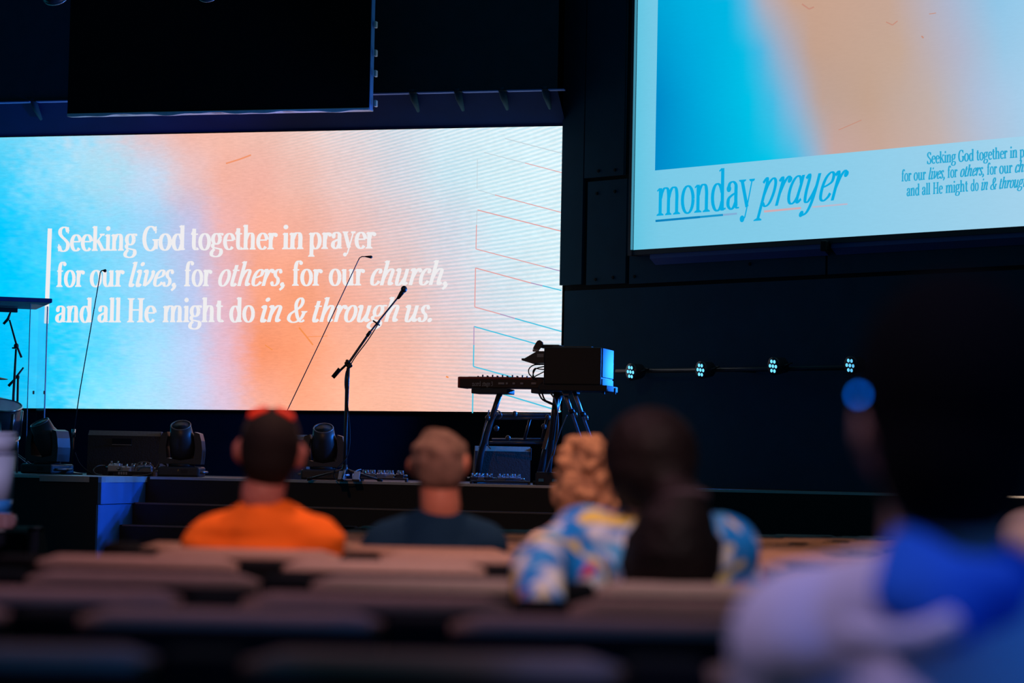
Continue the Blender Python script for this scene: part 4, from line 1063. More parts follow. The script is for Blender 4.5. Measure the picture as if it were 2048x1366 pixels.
MB().box(R_(1133, 783, -.06), (.06, .06, .08), bev=.006).build('bracket_plate', mat('bracket_grey', (0.16, 0.17, 0.22), 0.5, noise=0.1), st)
MB().box((R_(1140, 779).x, .18, R_(1140, 779).z - .004), (.42, .3, .02), bev=.004).build('table_bar', SATIN, st)
# wedge-shaped module and clip lamp left of the case
md = thing('sound_module', 'small dark wedge-shaped module jutting out left of the rack case', 'module'); RK.place(md)
poly = [RK.sz(x, y) for x, y in ((1040, 716), (1046, 716), (1071, 701.5), (1088, 701.5), (1088, 725), (1067, 725.5), (1066, 728), (1040, 720))]
m_ = MB(); m_.prism([(a, b) for a, b in poly], (1, 0, 0), (0, 0, 1), (0, 1, 0), (0, .06, 0), .22); m_.build('body', GEAR, md)
s_, z_ = RK.sz(1078, 710.5); MB().box((s_, .056, z_), (.065, .006, .033), bev=.002).build('label_plate', mat('module_plate', (0.35, 0.37, 0.42), 0.5, noise=0.1), md)
cl = thing('clip_lamp', 'small dark paddle-shaped clip lamp standing on the wedge-shaped module', 'lamp'); RK.place(cl)
a_, b_ = RK.sz(1065, 699); c_, d_ = RK.sz(1077, 681)
ang = math.atan2(c_ - a_, d_ - b_)
m_ = MB(); L = math.hypot(c_ - a_, d_ - b_)
pts = [(-.026, 0), (.026, 0), (.032, L * .6), (.03, L * .85), (.016, L), (-.016, L), (-.03, L * .85), (-.032, L * .6)]
m_.prism(pts, (math.cos(ang), 0, -math.sin(ang)), (math.sin(ang), 0, math.cos(ang)), (0, 1, 0), (a_, .10, b_), .03); m_.build('paddle', GEAR, cl)
MB().box((a_ + .005, .115, b_ - .004), (.055, .04, .022), bev=.004).build('clip', GREY_GEAR, cl)
for i, (pts, l) in enumerate((([(1089, 729), (1068, 730), (1058, 738), (1058, 747), (1062, 752), (1066, 757)], 'outermost cable looping from the rack case to the keyboard'),
        ([(1089, 733), (1073, 737), (1067, 746), (1066, 756), (1074, 760)], 'second cable curving from the rack case to the keyboard'),
        ([(1089, 739), (1078, 738), (1070, 737), (1066, 744), (1068, 756)], 'short horizontal cable between rack case and keyboard'),
        ([(1089, 743), (1079, 748), (1070, 753), (1066, 758), (1078, 756), (1090, 758)], 'lowest cable lying on the keyboard beside the rack case'))):
    cable([RK.w(RK.sz(x, y, -.05)[0], -.05, RK.sz(x, y, -.05)[1]) for x, y in pts], .0055, l)
for i, (pts, l) in enumerate((([(1077, 785), (1084, 798), (1096, 805), (1106, 810), (1112, 820), (1110, 850), (1106, 880)], 'thick cable swagging under the keyboard towards the stand'),
        ([(1084, 786), (1090, 800), (1102, 806), (1110, 812), (1114, 828)], 'cable draped beside the thick swag under the keyboard'),
        ([(1101, 786), (1108, 796), (1111, 806), (1114, 818), (1116, 850), (1112, 884), (1106, 912)], 'bluish cable hanging down the right stand leg'),
        ([(1134, 830), (1122, 858), (1112, 888), (1100, 920), (1092, 945)], 'thin pale cable slanting from the stand down to the deck'))):
    cable([RK.w(RK.sz(x, y, .02)[0], .02, RK.sz(x, y, .02)[1]) for x, y in pts], .008 if i < 3 else .005, l, CAB if i > 1 else RUBBER)
# low flat case on the deck under the stand
t = thing('floor_case', 'low flat dark case on the deck below the stand legs', 'case'); RK.place(t)
c0, cz = RK.sz(1068, 944, .0); c1, _ = RK.sz(1150, 944, .0)
MB().box(((c0 + c1) / 2, .25, STAGE_Z + .06), (c1 - c0, .4, .118), bev=.01).build('body', CASE, t)
MB().box(((c0 + c1) / 2, .25, STAGE_Z + .123), (c1 - c0 - .02, .38, .008), bev=.003).build('lid', GEAR, t)
for k in range(3):
    MB().box((c0 + .06 + .13 * k, .045, STAGE_Z + .05), (.05, .012, .03), bev=.003).build('latch', CHROME, t)

# ---- LED par lights on a bar along the right wall
bar = thing('lighting_bar', 'dark horizontal bar carrying four blue lights on the right wall', 'bar'); RW.place(bar)
BPAR = 0.42
pars = [(1261, 744), (1401, 740), (1546, 732.5), (1700, 731)]
pp = [RW.sz(x, y, BPAR) for x, y in pars]
zbar = sum(z for s, z in pp) / 4
MB().tube([(pp[0][0] - .35, -.24, zbar), (pp[3][0] + .9, -.24, zbar)], .024, 10, False).build('pipe', SATIN, bar)
for s in (pp[0][0] - .2, pp[1][0] + .35, pp[3][0] + .6): MB().box((s, -.125, zbar), (.05, .24, .05), bev=.006).build('wall_arm', SATIN, bar)
GLOW = emit('blue_led', lin((105, 205, 255)), 1.5)
GLOW2 = emit('blue_led_plate', lin((0, 40, 200)), 0.8)
for i, (s, z) in enumerate(pp):
    t = thing('par_light', '%s of four round blue LED stage lights from the left' % nth(i), 'light', (0, 0, 0), 0, 'blue stage lights on the bar')
    RW.place(t, s, 0, z)
    aim = Vector((-0.26, -1.0, -0.10)).normalized()
    o = Vector((0, -BPAR, 0))
    MB().rings([(o - aim * .16, .045), (o - aim * .13, .075), (o - aim * .02, .088), (o, .088), (o, .080), (o - aim * .015, .078)], 24).build('housing', SATIN, t)
    e1 = aim.cross(Vector((0, 0, 1))).normalized(); e2 = e1.cross(aim)
    MB().cyl(o - aim * .014, o - aim * .012, .077, n=24).build('lens_plate', GLOW2, t)
    for k in range(7):
        c = o if k == 6 else o + e1 * .046 * math.cos(k * PI / 3 + .1) + e2 * .052 * math.sin(k * PI / 3 + .1)
        MB().cyl(c - aim * .012, c + aim * .003, .0195, .017, 12).build('lamp_lens', GLOW, t)
    m_ = MB(); m_.tube([o - aim * .06 + e1 * .10, o - aim * .06 + e1 * .10 + Vector((0, .12, .03)), Vector((.0, -.27, zbar - z + .03)), o - aim * .06 - e1 * .10 + Vector((0, .12, .03)), o - aim * .06 - e1 * .10], .008, 6, False); m_.build('yoke', SATIN, t)
    MB().box((0, -.245, zbar - z), (.06, .06, .07), bev=.008).build('clamp', SATIN, t)
    wp = RW.w(s, BPAR + .03, z)
    n3 = RW.ex * aim.x + RW.n * (-aim.y)
    bd = Matrix.Rotation(math.radians(-24), 3, 'Z') @ Vector((n3.x, n3.y, 0))
    spot('par_beam', wp, wp + Vector((bd.x * 5, bd.y * 5, -0.35)), (0.015, 0.20, 1.0), 330, 100, 0.25, .06)

# ================================================================== DRUM CORNER BEHIND THE CLEAR SHIELD
DS = Frame(PX(50, 24.55, 0), math.radians(-18))
def clear(name, tint, fac):
    m = bpy.data.materials.new(name); m.use_nodes = True; nt = m.node_tree; nt.nodes.clear()
    tr = nt.nodes.new('ShaderNodeBsdfTransparent'); tr.inputs[0].default_value = (*tint, 1)
    gl = nt.nodes.new('ShaderNodeBsdfGlossy'); gl.inputs['Roughness'].default_value = .06
    gl.inputs[0].default_value = (.8, .85, .9, 1)
    mx = nt.nodes.new('ShaderNodeMixShader'); mx.inputs[0].default_value = fac; nt.links.new(tr.outputs[0], mx.inputs[1]); nt.links.new(gl.outputs[0], mx.inputs[2])
    o = nt.nodes.new('ShaderNodeOutputMaterial'); nt.links.new(mx.outputs[0], o.inputs[0])
    return m
ACRYL = clear('clear_acrylic', (.93, .97, .99), .025)
ACEDGE = mat('acrylic_edge', (0.35, 0.55, 0.75), 0.25, noise=0.1)
sh = thing('drum_shield', 'clear acrylic drum shield with a flat dark canopy at the far left', 'shield'); DS.place(sh)
a0, za = DS.sz(-260, 600); a1, zc1 = DS.sz(104, 597.5); _, zc0 = DS.sz(104, 606)
MB().box(((a0 + a1) / 2, .62, (zc0 + zc1) / 2), (a1 - a0, 1.3, zc1 - zc0), bev=.008).build('canopy', mat('canopy_foam', (0.03, 0.07, 0.26), 0.7, noise=0.1), sh)  # blue light on the underside put into the canopy colour
MB().box(((a0 + a1) / 2 - .08, 1.0, zc0 - .03), (a1 - a0 - .3, .05, .05), bev=.006).build('canopy_rail', SATIN, sh)
def sheet(xa, xb, b0, b1):
    s0, _ = DS.sz(xa, 740, b0); s1, _ = DS.sz(xb, 740, b1)
    m_ = MB(); t_ = .006
    p = [Vector((s0, -b0, STAGE_Z)), Vector((s1, -b1, STAGE_Z))]
    nn = (p[1] - p[0]).cross(Vector((0, 0, 1))).normalized() * t_
    H = Vector((0, 0, zc0 - STAGE_Z - .01))
    vs = [p[0] - nn, p[0] + nn, p[1] - nn, p[1] + nn]; vs = vs + [v + H for v in vs]
    m_.add(vs, [(0, 2, 3, 1), (4, 5, 7, 6), (0, 4, 6, 2), (1, 3, 7, 5), (0, 1, 5, 4), (2, 6, 7, 3)])
    sh_ = m_.build('acrylic_panel', ACRYL, sh)
    return p[1], H, sh_
for xa, xb, b0, b1 in ((-60, 57, 0, 0), (58, 91, 0, -.45), (75, 92, -.9, -.48)):
    p1, H, so = sheet(xa, xb, b0, b1)
    MB().tube([p1, p1 + H], .0045, 6, False).build('panel_edge', ACEDGE, so)
for x, b in ((67, -.15), (88.5, -.45)):
    s_, z_ = DS.sz(x, 785, b); MB().box((s_, -b, z_), (.016, .03, .035), bev=.003).build('hinge', PLASTIC, sh)
def Dp(x, y, d=25.0): return P(x, y, d)
t = at_stage('boom_stand', 'drum microphone boom stand with two joints under the canopy', 'stand', 24, 25.1)
MB().rings([(PX(22, 25.1, STAGE_Z + .02), .014), (Dp(27, 790, 25.1), .014), (Dp(32, 698, 25.1), .011)], 8).build('pole', SATIN, t, True)
MB().rings([(Dp(43, 715, 25.1), .012), (Dp(33, 690, 25.1), .011), (Dp(19, 640, 25.1), .009)], 8).build('boom', SATIN, t, True)
MB().rings([(Dp(7, 648, 25.1), .014), (Dp(16, 638, 25.1), .016), (Dp(21, 624, 25.1), .009)], 8).build('microphone_head', SATIN, t, True)
MB().ell(Dp(32.5, 692, 25.1), (.026, .026, .03)).build('clutch', PLASTIC, t, True)
MB().box(Dp(29, 696, 25.1), (.05, .02, .016), bev=.003).build('wing_nut', PLASTIC, t, True)
for a in (0.5, 2.6, 4.7):
    MB().tube([PX(22, 25.1, STAGE_Z + .22), PX(22, 25.1, STAGE_Z + .012) + Vector((.28 * math.cos(a), .28 * math.sin(a), 0))], .011, 8, False).build('leg', SATIN, t, True)
t = at_stage('boom_stand', 'shorter boom stand with a slanted arm beside the cymbals', 'stand', 33, 25.3)
MB().rings([(PX(32, 25.3, STAGE_Z + .02), .013), (Dp(36, 756, 25.3), .012)], 8).build('pole', SATIN, t, True)
MB().rings([(Dp(17, 772, 25.3), .016), (Dp(28, 760, 25.3), .012), (Dp(47, 735, 25.3), .010)], 8).build('boom', SATIN, t, True)
MB().box(Dp(34, 754, 25.3), (.05, .04, .035), bev=.006).build('clutch', PLASTIC, t, True)
for a in (0.2, 2.3, 4.4):
    MB().tube([PX(32, 25.3, STAGE_Z + .2), PX(32, 25.3, STAGE_Z + .012) + Vector((.26 * math.cos(a), .26 * math.sin(a), 0))], .010, 8, False).build('leg', SATIN, t, True)
for (y, xe, l) in ((757, 17, 'upper dark cymbal edge at the left border above the tom'), (797, 17, 'lower dark cymbal edge at the left border above the tom')):
    c = P(xe - 42, y, 25.4)
    t = thing('cymbal', l, 'cymbal', PX(xe - 42, 25.4, STAGE_Z), 0, 'cymbals at the left border')
    m_ = MB(); m_.rings([(c - Vector((0, 0, .008)), .21), (c, .21), (c + Vector((0, 0, .03)), .06), (c + Vector((0, 0, .045)), .015)], 32); m_.build('plate', mat('dark_bronze', (0.12, 0.08, 0.04), 0.35, 0.8, noise=0.2), t, True)
    m_ = MB(); m_.cyl(PX(xe - 42, 25.4, STAGE_Z), c + Vector((0, 0, .06)), .012, n=8); m_.build('stand_pole', SATIN, t, True)
t = at_stage('tom_drum', 'dark drum with chrome lugs at the left border behind the shield', 'drum', 2, 24.95)
ax = Vector((.12, -.30, .95)).normalized(); c = P(2, 842, 24.95)
MB().rings([(c - ax * .17, .20), (c + ax * .17, .20)], 32).build('shell', mat('drum_shell', (0.03, 0.03, 0.04), 0.25, noise=0.1), t, True)
for sg in (-1, 1): MB().torus(c + ax * .17 * sg, .203, .010, ax, 36, 8).build('hoop', CHROME, t, True)
MB().cyl(c + ax * .165, c + ax * .172, .196, n=32).build('drum_head', mat('drum_skin', (0.5, 0.5, 0.52), 0.5, noise=0.05), t, True)
e1 = ax.orthogonal().normalized(); e2 = ax.cross(e1)
for k in range(8):
    q = c + (e1 * math.cos(k * PI / 4) + e2 * math.sin(k * PI / 4)) * .212
    MB().cyl(q - ax * .14, q + ax * .14, .008, n=8).build('lug', CHROME, t, True)
for a in (0.7, 2.8, 4.9):
    q = c + Vector((.2 * math.cos(a), .2 * math.sin(a), 0))
    MB().cyl(Vector((q.x, q.y, STAGE_Z)), q + Vector((0, 0, .05)), .010, n=8).build('leg', CHROME, t, True)
# ================================================================== SEATS
SEAT_M = mat('taupe_seat_fabric', (0.34, 0.25, 0.21), 0.95, noise=0.18, nscale=45, bump=0.25, bscale=220, spec=0.15)
SHELL_M = mat('seat_back_shell', (0.010, 0.009, 0.012), 0.8, noise=0.1, spec=.1)  # near black, carrying the shade on the seat rears
ARM_M = mat('armrest_black', (0.005, 0.006, 0.008), 0.9, noise=0.1, spec=.08)
SW, PITCH_S = 0.475, 0.58
def seat_meshes():
    # upholstered back: rounded top, slightly domed, rear side towards the camera (-y)
    m_ = MB(); nx = 10; vs = []; prof = []
    prof += [(-0.046, 0.46), (-0.050, 0.60), (-0.050, 0.79)]
    for k in range(0, 9):
        a = PI - PI * k / 8
        prof.append((0.052 * math.copysign(abs(math.cos(a)) ** .55, math.cos(a)) + 0.002, 0.812 + 0.038 * math.sin(a) ** .6))
    prof += [(0.060, 0.70), (0.070, 0.52), (0.05, 0.46)]
    n = len(prof)
    for i in range(nx + 1):
        u = -1 + 2 * i / nx
        x = u * SW / 2
        e = abs(u) ** 24
        for y, z in prof:
            zz = z - (0.014 * e if z > 0.7 else 0)
            vs.append((x, y * (1 - .35 * e) + 0.012 * (u * u), zz))
    fs = [(i * n + j, i * n + (j + 1) % n, (i + 1) * n + (j + 1) % n, (i + 1) * n + j) for i in range(nx) for j in range(n)]
    fs += [tuple(range(n))[::-1], tuple(range(nx * n, nx * n + n))]
    m_.add(vs, fs, True)
    back = m_.mesh('backrest')
    m_ = MB(); m_.box((0, -0.056, 0.612), (SW - .004, .022, .426), bev=.006); shell = m_.mesh('back_shell')
    m_ = MB(); m_.box((0, .15, .58), (SW - .03, .10, .40), Matrix.Rotation(math.radians(-6), 3, 'X'), .03); up = m_.mesh('seat_cushion')
    m_ = MB(); m_.box((0, .27, .42), (SW - .03, .42, .10), Matrix.Rotation(math.radians(3), 3, 'X'), .03); down = m_.mesh('seat_cushion')
    m_ = MB(); m_.box((0, .0, .40), (.095, .10, .80), bev=.02); post = m_.mesh('arm_post')
    m_ = MB(); m_.box((0, .17, .635), (.075, .34, .035), bev=.012); arm = m_.mesh('armrest')
    m_ = MB(); m_.box((0, .01, .795), (.100, .15, .10), bev=.014); capm = m_.mesh('arm_post_cap')
    m_ = MB(); m_.box((0, .06, .22), (.08, .10, .44), bev=.01); leg = m_.mesh('pedestal')
    for me, mm in ((back, SEAT_M), (shell, SHELL_M), (up, SEAT_M), (down, SEAT_M), (post, ARM_M), (arm, ARM_M), (capm, ARM_M), (leg, ARM_M)): me.materials.append(mm)
    return back, shell, up, down, post, arm, capm, leg
S_BACK, S_SHELL, S_UP, S_DOWN, S_POST, S_ARM, S_CAP, S_LEG = seat_meshes()
def seat(x, d, occupied, left_arm, label, curve=0.0):
    t = thing('auditorium_seat', label, 'seat', (x, d, floor_z(d)), curve, 'rows of auditorium seats')
    link('backrest', S_BACK, None, t); link('back_shell', S_SHELL, None, t)
    link('seat_cushion', S_DOWN if occupied else S_UP, None, t)
    link('pedestal', S_LEG, None, t)
    for sx in ([1, -1] if left_arm else [1]):
        for me, nm in ((S_POST, 'arm_post'), (S_CAP, 'post_cap'), (S_ARM, 'armrest')):
            o = link(nm, me, None, t); o.location = (sx * PITCH_S / 2, 0, 0)
# (depth, one gap position across the row, left end)
ROWS = [(2.05, .16, -.5), (3.03, -.38, -1.3), (3.80, -.14, -1.35), (4.30, -.52, -1.2), (4.95, -.45, -1.08), (5.72, -.58, -1.2), (6.30, -.383, -1.05), (6.93, -.523, -1.2)]
d = 7.72; k = 0
offs = [.51, .10, .35, .60, .18, .44, .02, .30, .52, .22, .40, .05]
while d < 17.2:
    ROWS.append((d, offs[k % len(offs)], -1.15)); d += 0.845; k += 1
occupied_x = {}
PEOPLE_SEATS = [(6.30, -.673), (6.93, -.233), (4.95, .42), (7.72, .22), (2.05, .45), (5.72, 1.36)]
for ri, (d, g, xl) in enumerate(ROWS):
    half = 0.2118 * d + .15
    gaps = []
    x = g
    while x - PITCH_S > xl - .02: x -= PITCH_S
    cs = []
    while True:
        c = x + PITCH_S / 2
        if c - .25 > half: break
        if c + .32 > -half: cs.append(c)
        x += PITCH_S
    for si, c in enumerate(cs):
        occ = any(abs(pd - d) < .05 and abs(px - c) < .2 for pd, px in PEOPLE_SEATS)
        seat(c, d, occ, si == 0, 'taupe padded auditorium seat in the %s row from the camera, %s from its left end' % (nth(ri), nth(si)))
# seat block across the left aisle: end panel and two seats
def pew_end():
    d = 11.0
    p = PX(72, d, floor_z(d))
    t = thing('auditorium_seat', 'end seat across the left aisle with a dark side panel below the tumbler', 'seat', p, 0, 'rows of auditorium seats')
    top = P(72, 1054, d).z - floor_z(d)
    m_ = MB(); prof = [(-.06, 0), (.34, 0), (.34, .55), (.06, top), (-.06, top)]
    n = len(prof); vs = [(sx, y, z) for sx in (-.05, 0) for y, z in prof]
    m_.add(vs, [tuple(range(n)), tuple(range(2 * n - 1, n - 1, -1))] + [(i, n + i, n + (i + 1) % n, (i + 1) % n) for i in range(n)])
    m_.build('end_panel', SHELL_M, t)
    MB().box((-.26, 0, top - .013), (.52, .12, .026), bev=.008).build('top_rail', SEAT_M, t)
    MB().box((-.30, -.03, top - .21), (.48, .06, .36), bev=.02).build('backrest', SHELL_M, t)
    MB().box((-.30, .20, .45), (.48, .40, .09), bev=.03).build('seat_cushion', SEAT_M, t)
    MB().box((-.015, -.062, top - .45), (.07, .012, .5), bev=.004).build('end_trim', SEAT_M, t)
    return top + floor_z(d)
PEW_Z = pew_end()

# ================================================================== PEOPLE
deps = None
def blob(mb, name, m, parent, voxel=0.011, smooth=6, disp=None):
    """closed overlapping shapes -> one continuous smooth surface (world coordinates, parent only translated)"""
    me = mb.mesh(name + '_src', parent.location)
    o = bpy.data.objects.new(name, me); COL.objects.link(o)
    r = o.modifiers.new('r', 'REMESH'); r.mode = 'VOXEL'; r.voxel_size = voxel; r.use_smooth_shade = True
    s = o.modifiers.new('s', 'SMOOTH'); s.factor = 0.5; s.iterations = smooth
    dg = bpy.context.evaluated_depsgraph_get()
    ev = o.evaluated_get(dg)
    nm = bpy.data.meshes.new_from_object(ev)
    nm.name = name
    bpy.data.objects.remove(o); bpy.data.meshes.remove(me)
    if disp:
        nm.update()
        ns = [v.normal.copy() for v in nm.vertices]
        for v, n_ in zip(nm.vertices, ns): v.co += n_ * disp(v.co + parent.location, n_)
    nm.polygons.foreach_set('use_smooth', [True] * len(nm.polygons))
    nm.materials.clear()
    nm.update()
    return link(name, nm, m, parent)
from mathutils import noise as mnoise
V = Vector
def skin(name, c, rough=0.5):
    m = mat(name, c, rough, noise=0.10, nscale=14, bump=0.05)
    b = m.node_tree.nodes['Principled BSDF']
    b.inputs['Subsurface Weight'].default_value = 0.15
    b.inputs['Subsurface Radius'].default_value = (0.02, 0.008, 0.004)
    return m
def head_shapes(mb, hc, r, yaw=0.0, roll=0.0, neck=None, nr=0.058, ears=True):
    R = Matrix.Rotation(yaw, 3, 'Z') @ Matrix.Rotation(roll, 3, 'Y')
    def p(x, y, z): return hc + R @ V((x, y, z))
    mb.ell(hc, (r[0], r[1], r[2]), R, 24, 16)                                   # skull
    mb.ell(p(0, r[1] * .35, -r[2] * .45), (r[0] * .80, r[1] * .62, r[2] * .62), R, 20, 12)  # jaw and face
    mb.ell(p(0, r[1] * .95, -r[2] * .22), (r[0] * .17, r[1] * .22, r[2] * .22), R, 10, 8)    # nose
    mb.ell(p(0, r[1] * .86, -r[2] * .62), (r[0] * .34, r[1] * .14, r[2] * .09), R, 10, 8)    # lips
    for sg in (-1, 1):
        mb.ell(p(sg * r[0] * .38, r[1] * .84, r[2] * .08), (r[0] * .26, r[1] * .10, r[2] * .07), R, 10, 8)  # brows
        if ears:
            RE = R @ Matrix.Rotation(sg * .55, 3, 'Z') @ Matrix.Rotation(sg * .10, 3, 'Y')
            mb.ell(p(sg * r[0] * 1.08, -.005, -r[2] * .16), (.012, .026, .036), RE, 12, 10)
            mb.ell(p(sg * r[0] * 1.04, .002, -r[2] * .36), (.010, .015, .018), RE, 10, 8)
    if neck is not None: mb.cap(p(0, -.012, -r[2] * .45), nr, neck, nr * 1.08)
    return p
def face_parts(t, p, r):
    for sg in (-1, 1):
        o = MB().ell(p(sg * r[0] * .38, r[1] * .86, 0), (.011, .011, .011), None, 10, 8).build('eye', mat('eye_white', (0.7, 0.7, 0.7), 0.2, noise=0.02), t, True)
        q = MB().ell(p(sg * r[0] * .38, r[1] * .86 + .007, 0), (.005, .005, .005), None, 8, 6)
        link('iris', q.mesh('iris', t.location), mat('iris_brown', (0.05, 0.03, 0.02), 0.2, noise=0.05), o)
def hand(mb, w, dirv, up, s=1.0, curl=0.5):
    d_ = V(dirv).normalized(); u = V(up); u = (u - d_ * u.dot(d_)).normalized(); sd = d_.cross(u)
    c = V(w) + d_ * .045 * s
    Rm = Matrix((sd, d_, u)).transposed()
    mb.ell(c, (.040 * s, .050 * s, .016 * s), Rm, 12, 8)
    for i, (off, L) in enumerate(((-.030, .062), (-.010, .074), (.010, .078), (.030, .070))):
        a = V(w) + d_ * .085 * s + sd * off * s
        b = a + (d_ * math.cos(curl * .6) - u * math.sin(curl * .6)) * L * .5 * s
        e = b + (d_ * math.cos(curl * 1.6) - u * math.sin(curl * 1.6)) * L * .5 * s
        mb.cap(a, .0095 * s, b, .009 * s, 8); mb.cap(b, .009 * s, e, .008 * s, 8)
    a = V(w) + d_ * .03 * s - sd * .035 * s; b = a + (d_ * .6 - sd * .7 - u * .2).normalized() * .035 * s; e = b + (d_ * .9 - sd * .2 - u * .3).normalized() * .03 * s
    mb.cap(a, .012 * s, b, .011 * s, 8); mb.cap(b, .011 * s, e, .009 * s, 8)
def seated(t, hc, r, nb, sl, sr, d, hyaw, hroll, M, belly=1.0, arms=None, nr=.058, head_ears=True, sleeve=0.55, long_sleeve=False, shirt_disp=None, collar_z=None, voxel=.011):
    """t root; hc head centre; nb neck base; sl, sr shoulder joints (world)"""
    fz = floor_z(d); mid = (sl + sr) / 2
    pel = V((mid.x, d - .01, fz + .52)); che = V((mid.x, d - .005, (mid.z + pel.z) / 2 + .06))
    wsh = (sr - sl).length
    b = MB(); p = head_shapes(b, hc, r, hyaw, hroll, nb, nr, head_ears)
    g = MB(); inf = .014
    def both(fn):
        fn(b, 0.0); fn(g, inf)
    both(lambda m, i: m.ell(mid + V((0, 0, -.10)), (wsh * .44 + i, .105 + i, .17 + i), None, 24, 14))
    both(lambda m, i: m.ell(che, (wsh * .40 * belly + i, .115 * belly + i, .22 + i), None, 24, 14))
    both(lambda m, i: m.ell(pel, (wsh * .40 * belly + i, .13 + i, .13 + i), None, 24, 14))
    both(lambda m, i: m.cap(sl, .062 + i, sr, .062 + i))
    both(lambda m, i: m.cap(nb + V((0, -.0, -.105)), nr * 1.35 + i, mid + V((0, 0, -.10)), .10 + i))
    for s_ in (sl, sr): both(lambda m, i, s_=s_: m.cap(nb + V((0, 0, -.048)), nr * .70 + i * .8, s_ + V((0, 0, .012)), .056 + i))
    leg = MB()
    for sg, sj in ((-1, sl), (1, sr)):
        tup = (arms or {}).get(sg, (sj + V((sg * .05, .05, -.27)), V((mid.x + sg * .12, d + .18, fz + .62)), V((0, 1, -.15))))
        el, wr = tup[0], tup[1]
        b.cap(sj, .050, el, .040); b.cap(el, .040, wr, .028)
        hand(b, wr, tup[2] if len(tup) > 2 else (wr - el), V((0, 0.2, 1)), 1.0, .5)
        g.cap(sj, .066, sj.lerp(el, sleeve), .062) if not long_sleeve else (g.cap(sj, .064, el, .054), g.cap(el, .054, el.lerp(wr, .98), .046), g.cap(sj + V((0, 0, -.06)), .06, el.lerp(mid, .35) + V((0, 0, -.05)), .06))
        hip = pel + V((sg * .09, .02, -.03)); kn = V((mid.x + sg * .12, d + .31, fz + .50)); an = V((mid.x + sg * .12, d + .24, fz + .09)); toe = an + V((0, .12, -.055))
        b.cap(hip, .082, kn, .056); b.cap(kn, .054, an, .036); b.cap(an + V((0, -.02, -.04)), .036, toe, .030)
        leg.cap(hip, .094, kn, .066); leg.cap(kn, .066, an + V((0, 0, .03)), .050)
        MB().cap(an + V((0, -.03, -.045)), .044, toe + V((0, .02, 0)), .038).build('shoe', RUBBER, t, True)
    leg.ell(pel + V((0, 0, -.02)), (wsh * .40 * belly + .02, .15, .12), None, 20, 12)
    body = blob(b, 'body', M['skin'], t, voxel)
    sh = blob(g, 'shirt', M['shirt'], t, voxel, 8, shirt_disp)
    blob(leg, 'trousers', M['trousers'], t, .016)
    face_parts(t, p, r)
    return p
def fold(amp, fx, fz):
    def f(co, n_):
        w = mnoise.noise(V((co.x * fx + co.z * 3, co.y * 4, co.z * fz + co.x * 5)))
        w2 = mnoise.noise(V((co.x * fx * 2.3, co.y * 8, co.z * fz * 2.1)))
        return amp * (w + .5 * w2) + amp * .35
    return f
TROUSERS = mat('dark_trousers', (0.03, 0.032, 0.04), 0.9, noise=0.15, spec=.1)

# ---- man in orange
d = 6.5
t = thing('person', 'man in a bright orange shirt with red sunglasses pushed up on his head', 'person', (P(523, 1000, d).x, d, floor_z(d)))
SK1 = skin('skin_ruddy', (0.44, 0.19, 0.17))
ORANGE = mat('orange_cotton', (0.95, 0.20, 0.02), 0.9, noise=0.06, nscale=20, bump=0.6, bscale=11, spec=.15)
hc = P(541, 896, d); r = (.078, .098, .097)
p = seated(t, hc, r, P(524, 992, d - .02), P(424, 1100, d), P(630, 1100, d), d, .05, .05, {'skin': SK1, 'shirt': ORANGE, 'trousers': TROUSERS}, 1.0, nr=.056, sleeve=.7, shirt_disp=fold(.017, 2.5, 15))
m_ = MB(); m_.ell(hc + V((0, -.012, .002)), (.083, .098, .098), None, 24, 16); m_.ell(hc + V((-.002, -.042, -.030)), (.074, .066, .080), None, 20, 14)
blob(m_, 'hair', mat('dark_cropped_hair', (0.006, 0.005, 0.006), 0.8, noise=0.3, nscale=80, bump=0.3, bscale=160, spec=.25), t, .010, 4)
GL = bpy.data.materials.new('red_mirror_lens'); GL.use_nodes = True
gb = GL.node_tree.nodes['Principled BSDF']; gb.inputs['Base Color'].default_value = (1.0, .06, .015, 1); gb.inputs['Roughness'].default_value = .25
gb.inputs['Transmission Weight'].default_value = .0
nz_ = GL.node_tree.nodes.new('ShaderNodeTexNoise'); nz_.inputs['Scale'].default_value = 8
rp_ = GL.node_tree.nodes.new('ShaderNodeMapRange'); rp_.inputs['To Min'].default_value = .2; rp_.inputs['To Max'].default_value = .35
GL.node_tree.links.new(nz_.outputs[0], rp_.inputs[0]); GL.node_tree.links.new(rp_.outputs[0], gb.inputs['Roughness'])
sg_t = thing('sunglasses', 'red-lensed sunglasses resting on top of the orange shirt man head', 'sunglasses', P(541, 824, d))
for x0, x1, y0, y1, nm in ((497, 536, 833, 818, 'lens'), (552, 588, 819, 838, 'lens')):
    m_ = MB(); n = 10; vs = []
    for i in range(n + 1):
        u = i / n; xx = x0 + (x1 - x0) * u
        yb = y0 + (y1 - y0) * u + 3 + 4 * math.sin(u * PI); yt = yb - 10 - 7 * math.sin(u * PI)
        dd = d + .02 - .03 * (abs(xx - 541) / 45) ** 2
        a, b_ = P(xx, yb, dd), P(xx, yt, dd + .012)
        vs += [a, b_, b_ + V((0, .004, 0)), a + V((0, .004, 0))]
    fs = []
    for i in range(n):
        for j in range(4): fs.append((i * 4 + j, i * 4 + (j + 1) % 4, (i + 1) * 4 + (j + 1) % 4, (i + 1) * 4 + j))
    fs += [(0, 3, 2, 1), (n * 4, n * 4 + 1, n * 4 + 2, n * 4 + 3)]
    m_.add(vs, fs, True); m_.build('lens', GL, sg_t, True)
MB().tube([P(535, 822, d + .02), P(544, 819, d + .02), P(553, 822, d + .02)], .003, 6).build('bridge', PLASTIC, sg_t, True)
